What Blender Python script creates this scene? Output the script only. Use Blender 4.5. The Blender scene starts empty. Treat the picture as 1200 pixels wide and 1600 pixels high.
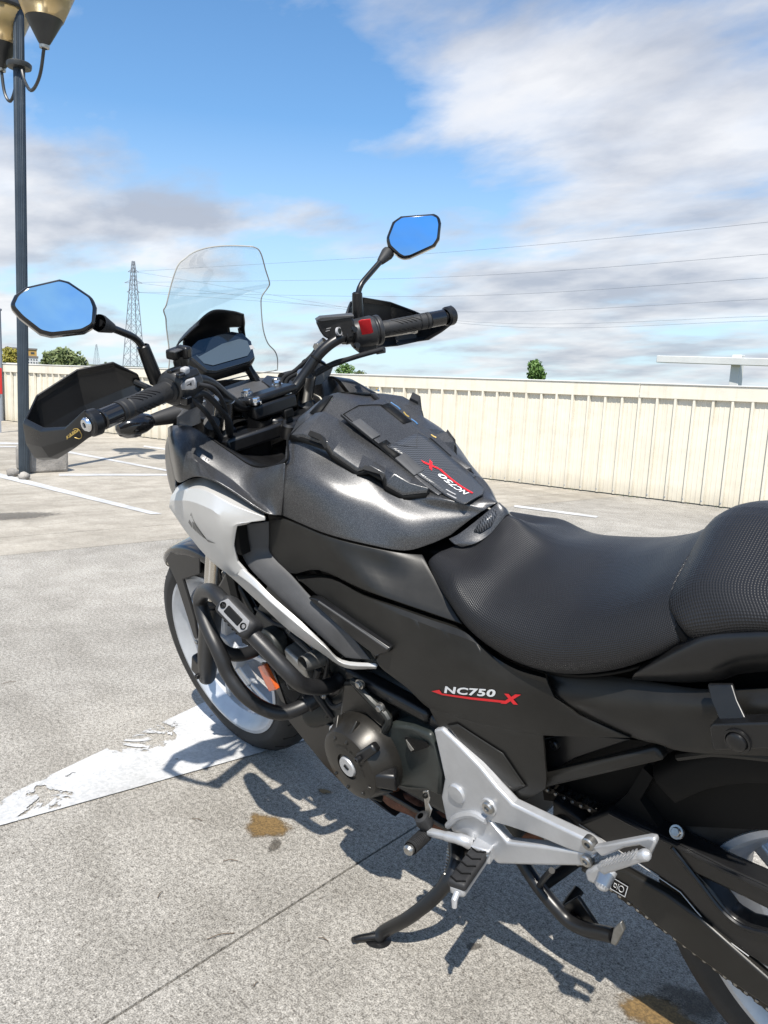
import bpy, bmesh, math, random
from mathutils import Vector, Matrix
from mathutils.bvhtree import BVHTree
random.seed(7)
R = math.radians
scene = bpy.context.scene
COL = scene.collection

# ---------------------------------------------------------------- camera
cam_d = bpy.data.cameras.new('camera'); cam = bpy.data.objects.new('camera', cam_d); COL.objects.link(cam)
cam_d.sensor_fit = 'VERTICAL'; cam_d.sensor_height = 36.0; cam_d.lens = 28.14
cam_d.clip_start = 0.02; cam_d.clip_end = 6000
def aim(yaw, pitch, roll):
    fw = Vector((math.cos(yaw)*math.cos(pitch), math.sin(yaw)*math.cos(pitch), -math.sin(pitch)))
    rt = Vector((math.sin(yaw), -math.cos(yaw), 0)); up = rt.cross(fw)
    c, s = math.cos(roll), math.sin(roll)
    r2 = rt*c + up*s; u2 = up*c - rt*s
    return Matrix((r2, u2, -fw)).transposed()
cam.matrix_world = Matrix.Translation((-0.1968, 1.2515, 1.0154)) @ aim(R(-44.33), R(9.49), R(2.76)).to_4x4()
scene.camera = cam

# ---------------------------------------------------------------- light
SUN_EL = R(57); SUN_AZ = math.atan2(0.78, -0.62)          # direction towards the sun
sun_v = Vector((math.cos(SUN_AZ)*math.cos(SUN_EL), math.sin(SUN_AZ)*math.cos(SUN_EL), math.sin(SUN_EL)))
sl = bpy.data.lights.new('sun', 'SUN'); sl.energy = 4.6; sl.angle = R(0.6); sl.color = (1.0, 0.95, 0.87)
so = bpy.data.objects.new('sun', sl); COL.objects.link(so)
so.rotation_euler = sun_v.to_track_quat('Z', 'Y').to_euler()
scene.view_settings.view_transform = 'Standard'; scene.view_settings.look = 'None'
scene.view_settings.exposure = 0.64; scene.view_settings.gamma = 1.0; scene.view_settings.use_curve_mapping = False
scene.render.engine = 'CYCLES'

class NT:
    """tiny node-tree helper"""
    def __init__(s, tree): s.t = tree; s.n = tree.nodes; s.l = tree.links
    def new(s, typ, **kw):
        n = s.n.new(typ)
        for k, v in kw.items(): setattr(n, k, v)
        return n
    def put(s, sock, v):
        if hasattr(v, 'is_linked') or hasattr(v, 'links'): s.l.new(v, sock)
        elif v is not None: sock.default_value = v
    def math(s, op, a, b=None, c=None, clamp=False):
        n = s.new('ShaderNodeMath', operation=op); n.use_clamp = clamp
        for i, v in enumerate((a, b, c)):
            if v is not None: s.put(n.inputs[i], v)
        return n.outputs[0]
    def mix(s, fac, a, b, blend='MIX'):
        n = s.new('ShaderNodeMix', data_type='RGBA', blend_type=blend)
        s.put(n.inputs[0], fac); s.put(n.inputs[6], a); s.put(n.inputs[7], b)
        return n.outputs[2]
    def ramp(s, fac, stops, interp='LINEAR'):
        n = s.new('ShaderNodeValToRGB'); e = n.color_ramp.elements; n.color_ramp.interpolation = interp
        while len(e) < len(stops): e.new(0.5)
        for i, (p, c) in enumerate(stops):
            e[i].position = p; e[i].color = c if len(c) == 4 else (*c, 1)
        s.put(n.inputs[0], fac); return n.outputs[0]
    def noise(s, vec, scale, detail=4, rough=0.55, dist=0.0):
        n = s.new('ShaderNodeTexNoise'); n.inputs['Scale'].default_value = scale
        n.inputs['Detail'].default_value = detail; n.inputs['Roughness'].default_value = rough
        n.inputs['Distortion'].default_value = dist
        if vec is not None: s.l.new(vec, n.inputs['Vector'])
        return n.outputs[0]
    def bump(s, h, strength, dist):
        n = s.new('ShaderNodeBump'); n.inputs['Strength'].default_value = strength
        n.inputs['Distance'].default_value = dist; s.l.new(h, n.inputs['Height']); return n.outputs[0]

V3 = Vector
CLOUD_BANKS = [((-0.680, 0.692, 0.242), .16, .05, .22), ((0.890, -0.406, 0.209), .25, .085, .24), ((0.923, -0.355, 0.151), .20, .05, .20), ((0.615, -0.700, 0.363), .16, .09, .16), ((0.434, -0.838, 0.329), .22, .12, .08), ((0.558, -0.820, 0.129), .22, .040, .20), ((0.407, -0.901, 0.150), .16, .06, .13), ((0.594, -0.801, 0.076), .18, .022, .18), ((0.763, -0.644, 0.055), .12, .018, .16), ((0.512, -0.858, 0.039), .30, .016, .14), ((0.928, -0.369, 0.047), .2, .03, .10), ((0.791, -0.545, 0.280), .18, .11, -.15), ((0.836, -0.438, 0.331), .22, .10, -.12), ((0.693, -0.695, 0.194), .14, .05, -.08), ((0.843, -0.522, 0.131), .14, .05, -.06)]
# ---------------------------------------------------------------- sky with drifting clouds
w = bpy.data.worlds.new('World'); scene.world = w; w.use_nodes = True
k = NT(w.node_tree); k.n.clear()
sky = k.new('ShaderNodeTexSky', sky_type='NISHITA'); sky.sun_disc = False
sky.sun_elevation = SUN_EL; sky.sun_rotation = math.atan2(sun_v.x, sun_v.y)
sky.air_density = 1.0; sky.dust_density = 0.3; sky.ozone_density = 2.5
tc = k.new('ShaderNodeTexCoord')
sep = k.new('ShaderNodeSeparateXYZ'); k.l.new(tc.outputs['Generated'], sep.inputs[0])
zz = k.math('ADD', k.math('MAXIMUM', sep.outputs[2], 0.0), 0.16)
cmb = k.new('ShaderNodeCombineXYZ')
k.l.new(k.math('DIVIDE', sep.outputs[0], zz), cmb.inputs[0]); k.l.new(k.math('DIVIDE', sep.outputs[1], zz), cmb.inputs[1])
cloudvec = k.new('ShaderNodeMapping'); k.l.new(cmb.outputs[0], cloudvec.inputs[0])
cloudvec.inputs['Location'].default_value = (1.7, -0.6, 3.1); cloudvec.inputs['Rotation'].default_value = (0, 0, R(35)); cloudvec.inputs['Scale'].default_value = (0.75, 1.15, 1)
n1 = k.noise(cloudvec.outputs[0], 1.8, 9, 0.54, 0.10)
n2 = k.noise(cloudvec.outputs[0], 0.45, 3, 0.5)
def vdot(v, c):
    n = k.new('ShaderNodeVectorMath', operation='DOT_PRODUCT'); k.l.new(v, n.inputs[0]); n.inputs[1].default_value = c; return n.outputs['Value']
dens = k.math('ADD', k.math('MULTIPLY', n1, 0.95), k.math('MULTIPLY', n2, 0.42))
dens = k.math('ADD', dens, -0.085)
for cd, wx, wy, amt in CLOUD_BANKS:                          # the larger banks that stand over the place
    cd = V3(cd).normalized(); hr = V3((cd.y, -cd.x, 0)).normalized(); vu = hr.cross(cd)
    q = k.math('ADD', k.math('POWER', k.math('MULTIPLY', vdot(tc.outputs['Generated'], hr), 1/wx), 2), k.math('POWER', k.math('MULTIPLY', k.math('SUBTRACT', vdot(tc.outputs['Generated'], vu), 0.0), 1/wy), 2))
    fr_ = k.math('MULTIPLY', k.math('EXPONENT', k.math('MULTIPLY', q, -1.0)), k.math('GREATER_THAN', vdot(tc.outputs['Generated'], cd), 0.0))
    dens = k.math('ADD', dens, k.math('MULTIPLY', fr_, amt))
cov = k.ramp(dens, [(0.535, (0, 0, 0)), (0.60, (.30, .30, .30)), (0.70, (.85, .85, .85)), (0.80, (1, 1, 1))])
shade = k.ramp(k.noise(cloudvec.outputs[0], 1.7, 7, 0.55, 0.1), [(0.36, (0.50, 0.53, 0.60)), (0.62, (1.0, 0.99, 0.98))])
cloudcol = k.mix(1.0, shade, (6.3, 6.35, 6.5, 1), 'MULTIPLY')
deep = k.mix(1.0, sky.outputs[0], (0.47, 0.90, 1.15, 1), 'MULTIPLY')
haze = k.ramp(sep.outputs[2], [(0.0, (0.75, 0.75, 0.75)), (0.28, (0.12, 0.12, 0.12)), (0.6, (0, 0, 0))])
clear = k.mix(haze, deep, (5.4, 6.0, 6.7, 1))
skyc = k.mix(k.math('MULTIPLY', cov, 0.9), clear, cloudcol)
bg = k.new('ShaderNodeBackground'); bg.inputs[1].default_value = 0.100; k.l.new(skyc, bg.inputs[0])
wo = k.new('ShaderNodeOutputWorld'); k.l.new(bg.outputs[0], wo.inputs[0])

# ---------------------------------------------------------------- materials
MATS = {}
def mat(name, col, rough=0.5, metal=0.0, bump=None, var=None, coat=0.0, spec=0.5, flake=0.0, wear=None):
    m = bpy.data.materials.new(name); m.use_nodes = True; k = NT(m.node_tree)
    b = k.n['Principled BSDF']; b.inputs['Base Color'].default_value = (*col, 1)
    b.inputs['Roughness'].default_value = rough; b.inputs['Metallic'].default_value = metal
    b.inputs['Specular IOR Level'].default_value = spec
    if coat: b.inputs['Coat Weight'].default_value = coat; b.inputs['Coat Roughness'].default_value = 0.08
    tc = k.new('ShaderNodeTexCoord'); co = tc.outputs['Object']
    c = None
    if var:                                                # (scale, amount): uneven, slightly dusty colour
        n = k.noise(co, var[0], 6, 0.65)
        c = k.mix(k.ramp(n, [(0.35, (0, 0, 0)), (0.7, (1, 1, 1))]), tuple(x*(1-var[1]) for x in col)+(1,), tuple(min(1, x*(1+var[1])+var[1]*0.01) for x in col)+(1,))
        rr = k.math('ADD', k.math('MULTIPLY', n, 0.22), rough-0.11, clamp=True); k.l.new(rr, b.inputs['Roughness'])
    if flake:
        f = k.noise(co, 1400, 1, 0.5)
        c2 = k.ramp(f, [(0.45, (0, 0, 0)), (0.72, (1, 1, 1))])
        c = k.mix(c2, c if c is not None else (*col, 1), tuple(min(1, x+flake) for x in col)+(1,))
    if c is not None: k.l.new(c, b.inputs['Base Color'])
    if bump:                                               # (scale, strength, distance)
        k.l.new(k.bump(k.noise(co, bump[0], 3, 0.6), bump[1], bump[2]), b.inputs['Normal'])
    MATS[name] = m; return m
mat('pearl_grey', (0.045, 0.045, 0.047), 0.33, 0.60, bump=(900, 0.12, 0.0006), var=(9, 0.10), flake=0.12, coat=0.05)
mat('matte_plastic', (0.0120, 0.0113, 0.0098), 0.40, 0, bump=(1100, 0.14, 0.0005), var=(7, 0.3), spec=0.36)
mat('grey_plastic', (0.060, 0.060, 0.062), 0.55, 0, bump=(1200, 0.35, 0.0008), var=(8, 0.2), spec=0.4)
mat('speckle_plastic', (0.17, 0.17, 0.175), 0.6, 0, bump=(900, 0.5, 0.001), flake=0.12)
mat('gloss_black', (0.008, 0.008, 0.009), 0.12, 0, coat=0.4)
mat('satin_black', (0.0065, 0.0065, 0.007), 0.34, 0, bump=(900, 0.06, 0.0004), var=(11, 0.25))
mat('powder_black', (0.013, 0.013, 0.014), 0.42, 0, bump=(1500, 0.22, 0.0005), var=(14, 0.2))
mat('switch_plastic', (0.020, 0.020, 0.021), 0.40, 0, bump=(900, 0.1, 0.0005), var=(16, 0.2))
mat('guard_black', (0.009, 0.009, 0.0095), 0.30, 0, bump=(700, 0.05, 0.0004), var=(9, 0.2))
mat('deep_black', (0.0035, 0.0035, 0.0035), 0.6, 0, spec=0.2)  # base colour lowered further to hold the shade cast by the tail
mat('rubber', (0.016, 0.016, 0.017), 0.62, 0, bump=(600, 0.2, 0.0006), var=(20, 0.3))
mat('tyre_rubber', (0.020, 0.019, 0.018), 0.72, 0, bump=(260, 0.35, 0.001), var=(16, 0.35))
mat('silver_paint', (0.60, 0.59, 0.57), 0.40, 0.45, bump=(900, 0.05, 0.0003), var=(6, 0.05))
mat('cast_silver', (0.50, 0.505, 0.515), 0.38, 0.55, bump=(700, 0.10, 0.0004), var=(18, 0.08))
mat('wheel_silver', (0.50, 0.52, 0.55), 0.40, 0.5, var=(15, 0.1))
mat('chrome', (0.75, 0.76, 0.78), 0.13, 1.0)
mat('steel', (0.42, 0.41, 0.39), 0.34, 0.95, var=(30, 0.25))
mat('fork_chrome', (0.62, 0.60, 0.56), 0.16, 1.0)
mat('bronze_cover', (0.026, 0.024, 0.021), 0.34, 0.45, bump=(900, 0.12, 0.0005), var=(16, 0.2))
mat('engine_black', (0.020, 0.022, 0.021), 0.45, 0.15, bump=(500, 0.2, 0.0008), var=(18, 0.3))
mat('green_black', (0.024, 0.029, 0.027), 0.42, 0.1, bump=(700, 0.12, 0.0006), var=(16, 0.25))
mat('engine_alloy', (0.30, 0.295, 0.28), 0.45, 0.8, bump=(300, 0.25, 0.001), var=(25, 0.25))
mat('rusty_pipe', (0.14, 0.055, 0.03), 0.65, 0.4, bump=(120, 0.4, 0.002), var=(40, 0.55))
mat('chain_steel', (0.055, 0.05, 0.043), 0.45, 0.8, var=(60, 0.5))
mat('red_plastic', (0.62, 0.02, 0.025), 0.38)
mat('red_decal', (0.60, 0.012, 0.018), 0.45)
mat('white_decal', (0.62, 0.62, 0.62), 0.45)
mat('grey_decal', (0.40, 0.39, 0.38), 0.4, 0.2)
mat('gold_decal', (0.42, 0.29, 0.08), 0.45, 0.3)
mat('blue_decal', (0.05, 0.15, 0.32), 0.4)
mat('wing_decal', (0.17, 0.168, 0.162), 0.4, 0.4)
mat('amber', (0.55, 0.10, 0.02), 0.3, coat=0.5, bump=(220, 0.5, 0.002))
mat('smoke_lens', (0.025, 0.012, 0.010), 0.12, coat=0.5)
mat('button_grey', (0.36, 0.36, 0.37), 0.45)
mat('screen_glass', (0.010, 0.014, 0.020), 0.07, spec=0.8, coat=0.5)
mat('lcd_grey', (0.055, 0.075, 0.095), 0.16, spec=0.7)
mat('cream_paint', (0.66, 0.62, 0.53), 0.5, 0, bump=(3, 0.10, 0.02), var=(2.2, 0.06))
mat('white_steel', (0.62, 0.62, 0.60), 0.5, var=(1.5, 0.08))
mat('post_grey', (0.045, 0.058, 0.072), 0.38, 0.35, var=(5, 0.15))
mat('lamp_dark', (0.03, 0.032, 0.033), 0.4, 0.1, var=(9, 0.2))
mat('block_concrete', (0.27, 0.25, 0.225), 0.9, 0, bump=(60, 0.7, 0.01), var=(5, 0.35))
mat('far_steel', (0.22, 0.24, 0.27), 0.7)
mat('wire_grey', (0.16, 0.18, 0.21), 0.7)
mat('bark', (0.10, 0.07, 0.045), 0.9)
mat('ochre_wall', (0.42, 0.26, 0.08), 0.85); mat('far_white', (0.55, 0.55, 0.54), 0.8); mat('far_roof', (0.16, 0.14, 0.13), 0.8)
mat('far_window', (0.05, 0.06, 0.07), 0.2)
mat('sign_red', (0.45, 0.02, 0.015), 0.5)
mat('far_ground', (0.11, 0.115, 0.07), 0.95, 0, var=(.02, 0.3))
mat('rust_stain', (0.30, 0.18, 0.09), 0.7)

m = MATS['cream_paint']; k = NT(m.node_tree); b = k.n['Principled BSDF']
tc = k.new('ShaderNodeTexCoord'); gm = k.new('ShaderNodeNewGeometry'); mp = k.new('ShaderNodeMapping'); k.l.new(gm.outputs['Position'], mp.inputs[0]); mp.inputs['Scale'].default_value = (1, 1, 0.06)
st = k.noise(mp.outputs[0], 14, 6, 0.7); sz = k.new('ShaderNodeSeparateXYZ'); k.l.new(gm.outputs['Position'], sz.inputs[0])
foot = k.ramp(k.math('ADD', sz.outputs[2], k.math('MULTIPLY', st, 0.25)), [(0.10, (1, 1, 1)), (0.30, (0, 0, 0))])
cc = k.mix(k.ramp(st, [(0.50, (0, 0, 0)), (0.74, (.55, .55, .55))]), (0.66, 0.615, 0.515, 1), (0.50, 0.44, 0.33, 1))
cc = k.mix(k.math('MULTIPLY', foot, 0.55), cc, (0.33, 0.29, 0.22, 1)); k.l.new(cc, b.inputs['Base Color'])
dn = k.noise(gm.outputs['Position'], 2.2, 3, 0.5); k.l.new(k.bump(dn, 0.5, 0.05), b.inputs['Normal'])

def leaf_mat(name, a, b_):
    m = bpy.data.materials.new(name); m.use_nodes = True; k = NT(m.node_tree); b = k.n['Principled BSDF']
    oi = k.new('ShaderNodeTexCoord'); n = k.noise(oi.outputs['Object'], 1.3, 3)
    k.l.new(k.mix(k.ramp(n, [(0.35, (0, 0, 0)), (0.65, (1, 1, 1))]), (*a, 1), (*b_, 1)), b.inputs['Base Color'])
    b.inputs['Roughness'].default_value = 0.6
    MATS[name] = m
leaf_mat('leaf_green', (0.05, 0.11, 0.02), (0.11, 0.20, 0.035)); leaf_mat('leaf_olive', (0.07, 0.10, 0.03), (0.14, 0.17, 0.06)); leaf_mat('leaf_yellow', (0.16, 0.15, 0.02), (0.30, 0.26, 0.03))

def weave_mat(name, col, pitch, hi, strength, rough, kind):
    """woven / dotted surfaces, driven by UVs that are laid out in metres"""
    m = bpy.data.materials.new(name); m.use_nodes = True; k = NT(m.node_tree); b = k.n['Principled BSDF']
    uv = k.new('ShaderNodeUVMap'); sp = k.new('ShaderNodeSeparateXYZ'); k.l.new(uv.outputs[0], sp.inputs[0])
    f = 2*math.pi/pitch
    if kind == 'dots':
        a = k.math('SINE', k.math('MULTIPLY', k.math('ADD', sp.outputs[0], sp.outputs[1]), f))
        c = k.math('SINE', k.math('MULTIPLY', k.math('SUBTRACT', sp.outputs[0], sp.outputs[1]), f))
        h = k.math('MULTIPLY', a, c)
    else:
        a = k.math('SINE', k.math('MULTIPLY', k.math('ADD', sp.outputs[0], sp.outputs[1]), f))
        c = k.math('SINE', k.math('MULTIPLY', k.math('SUBTRACT', sp.outputs[0], sp.outputs[1]), f*0.5))
        h = k.math('MULTIPLY', a, k.math('SIGN', c))
    h01 = k.math('ADD', k.math('MULTIPLY', h, 0.5), 0.5)
    tc = k.new('ShaderNodeTexCoord'); big = k.noise(tc.outputs['Object'], 9, 5, 0.6)
    dust = k.math('ADD', k.math('MULTIPLY', big, 0.5), 0.75)
    colr = k.mix(h01, (*col, 1), (*hi, 1))
    cm = k.mix(1.0, colr, dust, 'MULTIPLY')
    k.l.new(cm, b.inputs['Base Color'])
    k.l.new(k.math('ADD', k.math('MULTIPLY', big, 0.2), rough-0.1), b.inputs['Roughness'])
    b.inputs['Specular IOR Level'].default_value = 0.38
    k.l.new(k.bump(h01, strength, pitch*0.25), b.inputs['Normal'])
    MATS[name] = m
weave_mat('seat_vinyl', (0.0085, 0.0085, 0.0095), 0.0068, (0.016, 0.016, 0.018), 0.5, 0.40, 'dots')
weave_mat('pillion_vinyl', (0.0085, 0.0085, 0.0095), 0.0070, (0.016, 0.016, 0.018), 0.5, 0.40, 'dots')
weave_mat('carbon', (0.012, 0.013, 0.015), 0.006, (0.085, 0.09, 0.10), 0.15, 0.28, 'twill')

def glass_mat():
    m = bpy.data.materials.new('clear_screen'); m.use_nodes = True; k = NT(m.node_tree); k.n.clear()
    t = k.new('ShaderNodeBsdfTransparent'); t.inputs[0].default_value = (0.97, 0.975, 0.97, 1)
    g = k.new('ShaderNodeBsdfGlossy'); g.inputs['Roughness'].default_value = 0.03
    d = k.new('ShaderNodeBsdfDiffuse'); d.inputs[0].default_value = (0.7, 0.7, 0.68, 1)
    fr = k.new('ShaderNodeFresnel'); fr.inputs[0].default_value = 1.45
    a = k.new('ShaderNodeMixShader'); k.l.new(k.math('MULTIPLY', fr.outputs[0], 0.18), a.inputs[0]); k.l.new(t.outputs[0], a.inputs[1]); k.l.new(g.outputs[0], a.inputs[2])
    tc = k.new('ShaderNodeTexCoord'); n = k.noise(tc.outputs['Object'], 14, 6, 0.7)
    e = k.new('ShaderNodeMixShader'); k.l.new(k.ramp(n, [(0.4, (0.05, 0.05, 0.05)), (0.75, (0.13, 0.13, 0.13))]), e.inputs[0]); k.l.new(a.outputs[0], e.inputs[1]); k.l.new(d.outputs[0], e.inputs[2])
    o = k.new('ShaderNodeOutputMaterial'); k.l.new(e.outputs[0], o.inputs[0]); MATS['clear_screen'] = m
    m = bpy.data.materials.new('screen_edge'); m.use_nodes = True; k = NT(m.node_tree); b = k.n['Principled BSDF']
    b.inputs['Base Color'].default_value = (0.42, 0.41, 0.37, 1); b.inputs['Roughness'].default_value = 0.2; MATS['screen_edge'] = m
    m = bpy.data.materials.new('mirror_glass'); m.use_nodes = True; k = NT(m.node_tree); b = k.n['Principled BSDF']
    b.inputs['Base Color'].default_value = (0.30, 0.60, 0.92, 1); b.inputs['Metallic'].default_value = 1; b.inputs['Roughness'].default_value = 0.015; MATS['mirror_glass'] = m
    m = bpy.data.materials.new('lamp_amber_glass'); m.use_nodes = True; k = NT(m.node_tree); b = k.n['Principled BSDF']
    b.inputs['Base Color'].default_value = (0.62, 0.47, 0.22, 1); b.inputs['Roughness'].default_value = 0.35
    b.inputs['Transmission Weight'].default_value = 0.55; b.inputs['Alpha'].default_value = 0.75; MATS['lamp_amber_glass'] = m
glass_mat()

def concrete_mat(name, grain, lo, hi, coarse):
    m = bpy.data.materials.new(name); m.use_nodes = True; k = NT(m.node_tree); b = k.n['Principled BSDF']
    tc = k.new('ShaderNodeTexCoord'); co = tc.outputs['Object']
    g = k.noise(co, grain, 5, 0.75)
    g2 = k.noise(co, grain*0.33, 3, 0.6)
    big = k.noise(co, 0.9, 6, 0.6, 0.4)
    gg = k.ramp(k.math('ADD', k.math('MULTIPLY', g, 0.72), k.math('MULTIPLY', g2, 0.28)), [(0.40, (0, 0, 0)), (0.59, (1, 1, 1))])
    base = k.mix(gg, (*lo, 1), (*hi, 1))
    tint = k.ramp(big, [(0.3, (0.76, 0.75, 0.73)), (0.68, (1.06, 1.05, 1.03))])
    c = k.mix(1.0, base, tint, 'MULTIPLY')
    blot = k.ramp(k.noise(co, 5.5, 7, 0.7, 0.3), [(0.38, (0.83, 0.825, 0.815)), (0.60, (1.04, 1.04, 1.04))]); c = k.mix(1.0, c, blot, 'MULTIPLY')
    v = k.new('ShaderNodeTexVoronoi'); v.inputs['Scale'].default_value = grain*0.42; k.l.new(co, v.inputs['Vector'])
    peb = k.ramp(v.outputs['Color'], [(0.80, (0, 0, 0)), (0.90, (1, 1, 1))])
    spot = k.math('MULTIPLY', k.ramp(v.outputs['Distance'], [(0.22, (1, 1, 1)), (0.42, (0, 0, 0))]), peb)
    c = k.mix(k.math('MULTIPLY', spot, coarse), c, (0.09, 0.075, 0.06, 1))
    if coarse < 0.2:                                        # long trowel streaks on the smooth bays
        mp = k.new('ShaderNodeMapping'); k.l.new(co, mp.inputs[0]); mp.inputs['Scale'].default_value = (2.2, 0.35, 1)
        st = k.noise(mp.outputs[0], 1.4, 6, 0.65, 0.6)
        c = k.mix(1.0, c, k.ramp(st, [(0.35, (0.80, 0.79, 0.77)), (0.62, (1.05, 1.05, 1.04))]), 'MULTIPLY')
    k.l.new(c, b.inputs['Base Color']); b.inputs['Roughness'].default_value = 0.9
    b.inputs['Specular IOR Level'].default_value = 0.25
    k.l.new(k.bump(gg, 0.55 if coarse > 0.2 else 0.2, 0.003), b.inputs['Normal'])
    MATS[name] = m
concrete_mat('aggregate_concrete', 300, (0.130, 0.121, 0.108), (0.605, 0.575, 0.525), 0.8)
concrete_mat('smooth_concrete', 120, (0.34, 0.315, 0.275), (0.47, 0.435, 0.385), 0.05)

def paint_mat(name, worn):
    m = bpy.data.materials.new(name); m.use_nodes = True; k = NT(m.node_tree); b = k.n['Principled BSDF']
    tc = k.new('ShaderNodeTexCoord'); co = tc.outputs['Object']
    n = k.noise(co, 5.5, 9, 0.68, 0.5); n3 = k.noise(co, 1.5, 2, 0.5)
    fine = k.noise(co, 120, 3, 0.6)
    dirt = k.ramp(k.noise(co, 3.2, 8, 0.72, 0.4), [(0.38, (0.74, 0.735, 0.72)), (0.62, (1, 1, 1))])
    k.l.new(k.mix(1.0, k.mix(k.ramp(fine, [(0.3, (0, 0, 0)), (0.7, (1, 1, 1))]), (0.44, 0.445, 0.45, 1), (0.64, 0.64, 0.64, 1)), dirt, 'MULTIPLY'), b.inputs['Base Color'])
    b.inputs['Roughness'].default_value = 0.7
    uv = k.new('ShaderNodeUVMap'); sp = k.new('ShaderNodeSeparateXYZ'); k.l.new(uv.outputs[0], sp.inputs[0])
    if worn:                                                # flaked away along its front edge
        q = k.math('ADD', k.math('MULTIPLY', n, 0.9), k.math('MULTIPLY', n3, 0.35))
        q = k.math('ADD', q, k.math('MULTIPLY', sp.outputs[1], 0.24))
        al = k.ramp(q, [(0.812, (1, 1, 1)), (0.826, (0, 0, 0))])
    else:
        q = k.math('ADD', k.math('MULTIPLY', n, 0.6), k.math('MULTIPLY', fine, 0.4))
        al = k.ramp(q, [(0.66, (1, 1, 1)), (0.70, (0.1, 0.1, 0.1))])
    k.l.new(al, b.inputs['Alpha'])
    k.l.new(k.bump(fine, 0.3, 0.002), b.inputs['Normal'])
    MATS[name] = m
paint_mat('worn_paint', True); paint_mat('line_paint', False)

def stain_mat(name, col, alpha):
    m = bpy.data.materials.new(name); m.use_nodes = True; k = NT(m.node_tree); b = k.n['Principled BSDF']
    tc = k.new('ShaderNodeTexCoord'); g = k.noise(tc.outputs['Object'], 230, 4, 0.7); e = k.noise(tc.outputs['Object'], 38, 6, 0.7)
    k.l.new(k.mix(k.ramp(g, [(0.4, (0, 0, 0)), (0.62, (1, 1, 1))]), tuple(x*0.5 for x in col)+(1,), tuple(min(1, x*1.15) for x in col)+(1,)), b.inputs['Base Color'])
    uv = k.new('ShaderNodeUVMap'); sp = k.new('ShaderNodeSeparateXYZ'); k.l.new(uv.outputs[0], sp.inputs[0])
    r = k.math('ADD', sp.outputs[0], k.math('MULTIPLY', k.math('SUBTRACT', e, 0.5), 0.9))
    r = k.math('ADD', r, k.math('MULTIPLY', k.math('SUBTRACT', g, 0.5), 0.5))
    b.inputs['Roughness'].default_value = 0.75; k.l.new(k.ramp(r, [(0.60, (alpha,)*3), (0.86, (0, 0, 0))]), b.inputs['Alpha']); MATS[name] = m
stain_mat('oil_stain', (0.20, 0.125, 0.045), 0.92); stain_mat('dark_stain', (0.10, 0.085, 0.065), 0.6); stain_mat('damp_stain', (0.16, 0.145, 0.125), 0.6)

# ---------------------------------------------------------------- geometry helpers
def V(p): return Vector(p)
def cr(p0, p1, p2, p3, t):
    return 0.5*((2*p1)+(p2-p0)*t+(2*p0-5*p1+4*p2-p3)*t*t+(3*p1-p0-3*p2+p3)*t*t*t)
def spline(pts, n, lin=False):
    pts = [V(p) for p in pts]; out = []
    for i in range(len(pts)-1):
        a = pts[i-1] if i else pts[0]*2-pts[1]; d = pts[i+2] if i+2 < len(pts) else pts[-1]*2-pts[-2]
        for j in range(n):
            t = j/n; out.append(pts[i].lerp(pts[i+1], t) if lin else cr(a, pts[i], pts[i+1], d, t))
    out.append(pts[-1]); return out
def fillet(pts, r, n=5):
    """polyline with rounded corners"""
    pts = [V(p) for p in pts]; out = [pts[0]]
    for i in range(1, len(pts)-1):
        a, b, c = pts[i-1], pts[i], pts[i+1]; ra = min(r, (a-b).length*.45, (c-b).length*.45)
        p, q = b+(a-b).normalized()*ra, b+(c-b).normalized()*ra
        for j in range(n+1):
            t = j/n; out.append(p*(1-t)**2+b*2*t*(1-t)+q*t*t)
    out.append(pts[-1]); return out
def g_tube(pts, r, res=12, caps=True):
    pts = [V(p) for p in pts]; n = len(pts); rs = r if isinstance(r, (list, tuple)) else [r]*n
    if len(rs) != n: rs = [rs[min(len(rs)-1, int(i*len(rs)/n))] for i in range(n)]
    vs, fs = [], []; up = None
    for i, p in enumerate(pts):
        t = (pts[min(i+1, n-1)]-pts[max(i-1, 0)]).normalized()
        if up is None: up = t.orthogonal().normalized()
        up = (up-t*up.dot(t)).normalized(); s = t.cross(up)
        for j in range(res):
            a = 2*math.pi*j/res; vs.append(p+(up*math.cos(a)+s*math.sin(a))*rs[i])
    for i in range(n-1):
        for j in range(res):
            fs.append((i*res+j, i*res+(j+1) % res, (i+1)*res+(j+1) % res, (i+1)*res+j))
    if caps: fs.append(tuple(range(res))[::-1]); fs.append(tuple(range((n-1)*res, n*res)))
    return vs, fs
def g_lathe(prof, c, axis, seg=40, a0=0.0, a1=2*math.pi):
    """prof: (radius, height along axis)"""
    c = V(c); ax = V(axis).normalized(); u = ax.orthogonal().normalized()
    if abs(ax.y) > .9: u = Vector((1, 0, 0)); u = (u-ax*u.dot(ax)).normalized()
    v = ax.cross(u); full = abs(a1-a0-2*math.pi) < 1e-6; ns = seg if full else seg+1
    vs, fs = [], []
    for r, h in prof:
        for j in range(ns):
            a = a0+(a1-a0)*j/seg; vs.append(c+ax*h+(u*math.cos(a)+v*math.sin(a))*max(r, 1e-5))
    for i in range(len(prof)-1):
        for j in range(seg):
            j2 = (j+1) % ns; fs.append((i*ns+j, i*ns+j2, (i+1)*ns+j2, (i+1)*ns+j))
    return vs, fs
def g_box(c, size, axes=None):
    c = V(c); X, Y, Z = [V(a).normalized() for a in axes] if axes else (Vector((1, 0, 0)), Vector((0, 1, 0)), Vector((0, 0, 1)))
    sx, sy, sz = [s/2 for s in size]
    vs = [c+X*a*sx+Y*b*sy+Z*d*sz for a in (-1, 1) for b in (-1, 1) for d in (-1, 1)]
    return vs, [(0, 1, 3, 2), (4, 6, 7, 5), (0, 4, 5, 1), (2, 3, 7, 6), (0, 2, 6, 4), (1, 5, 7, 3)]
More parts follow.
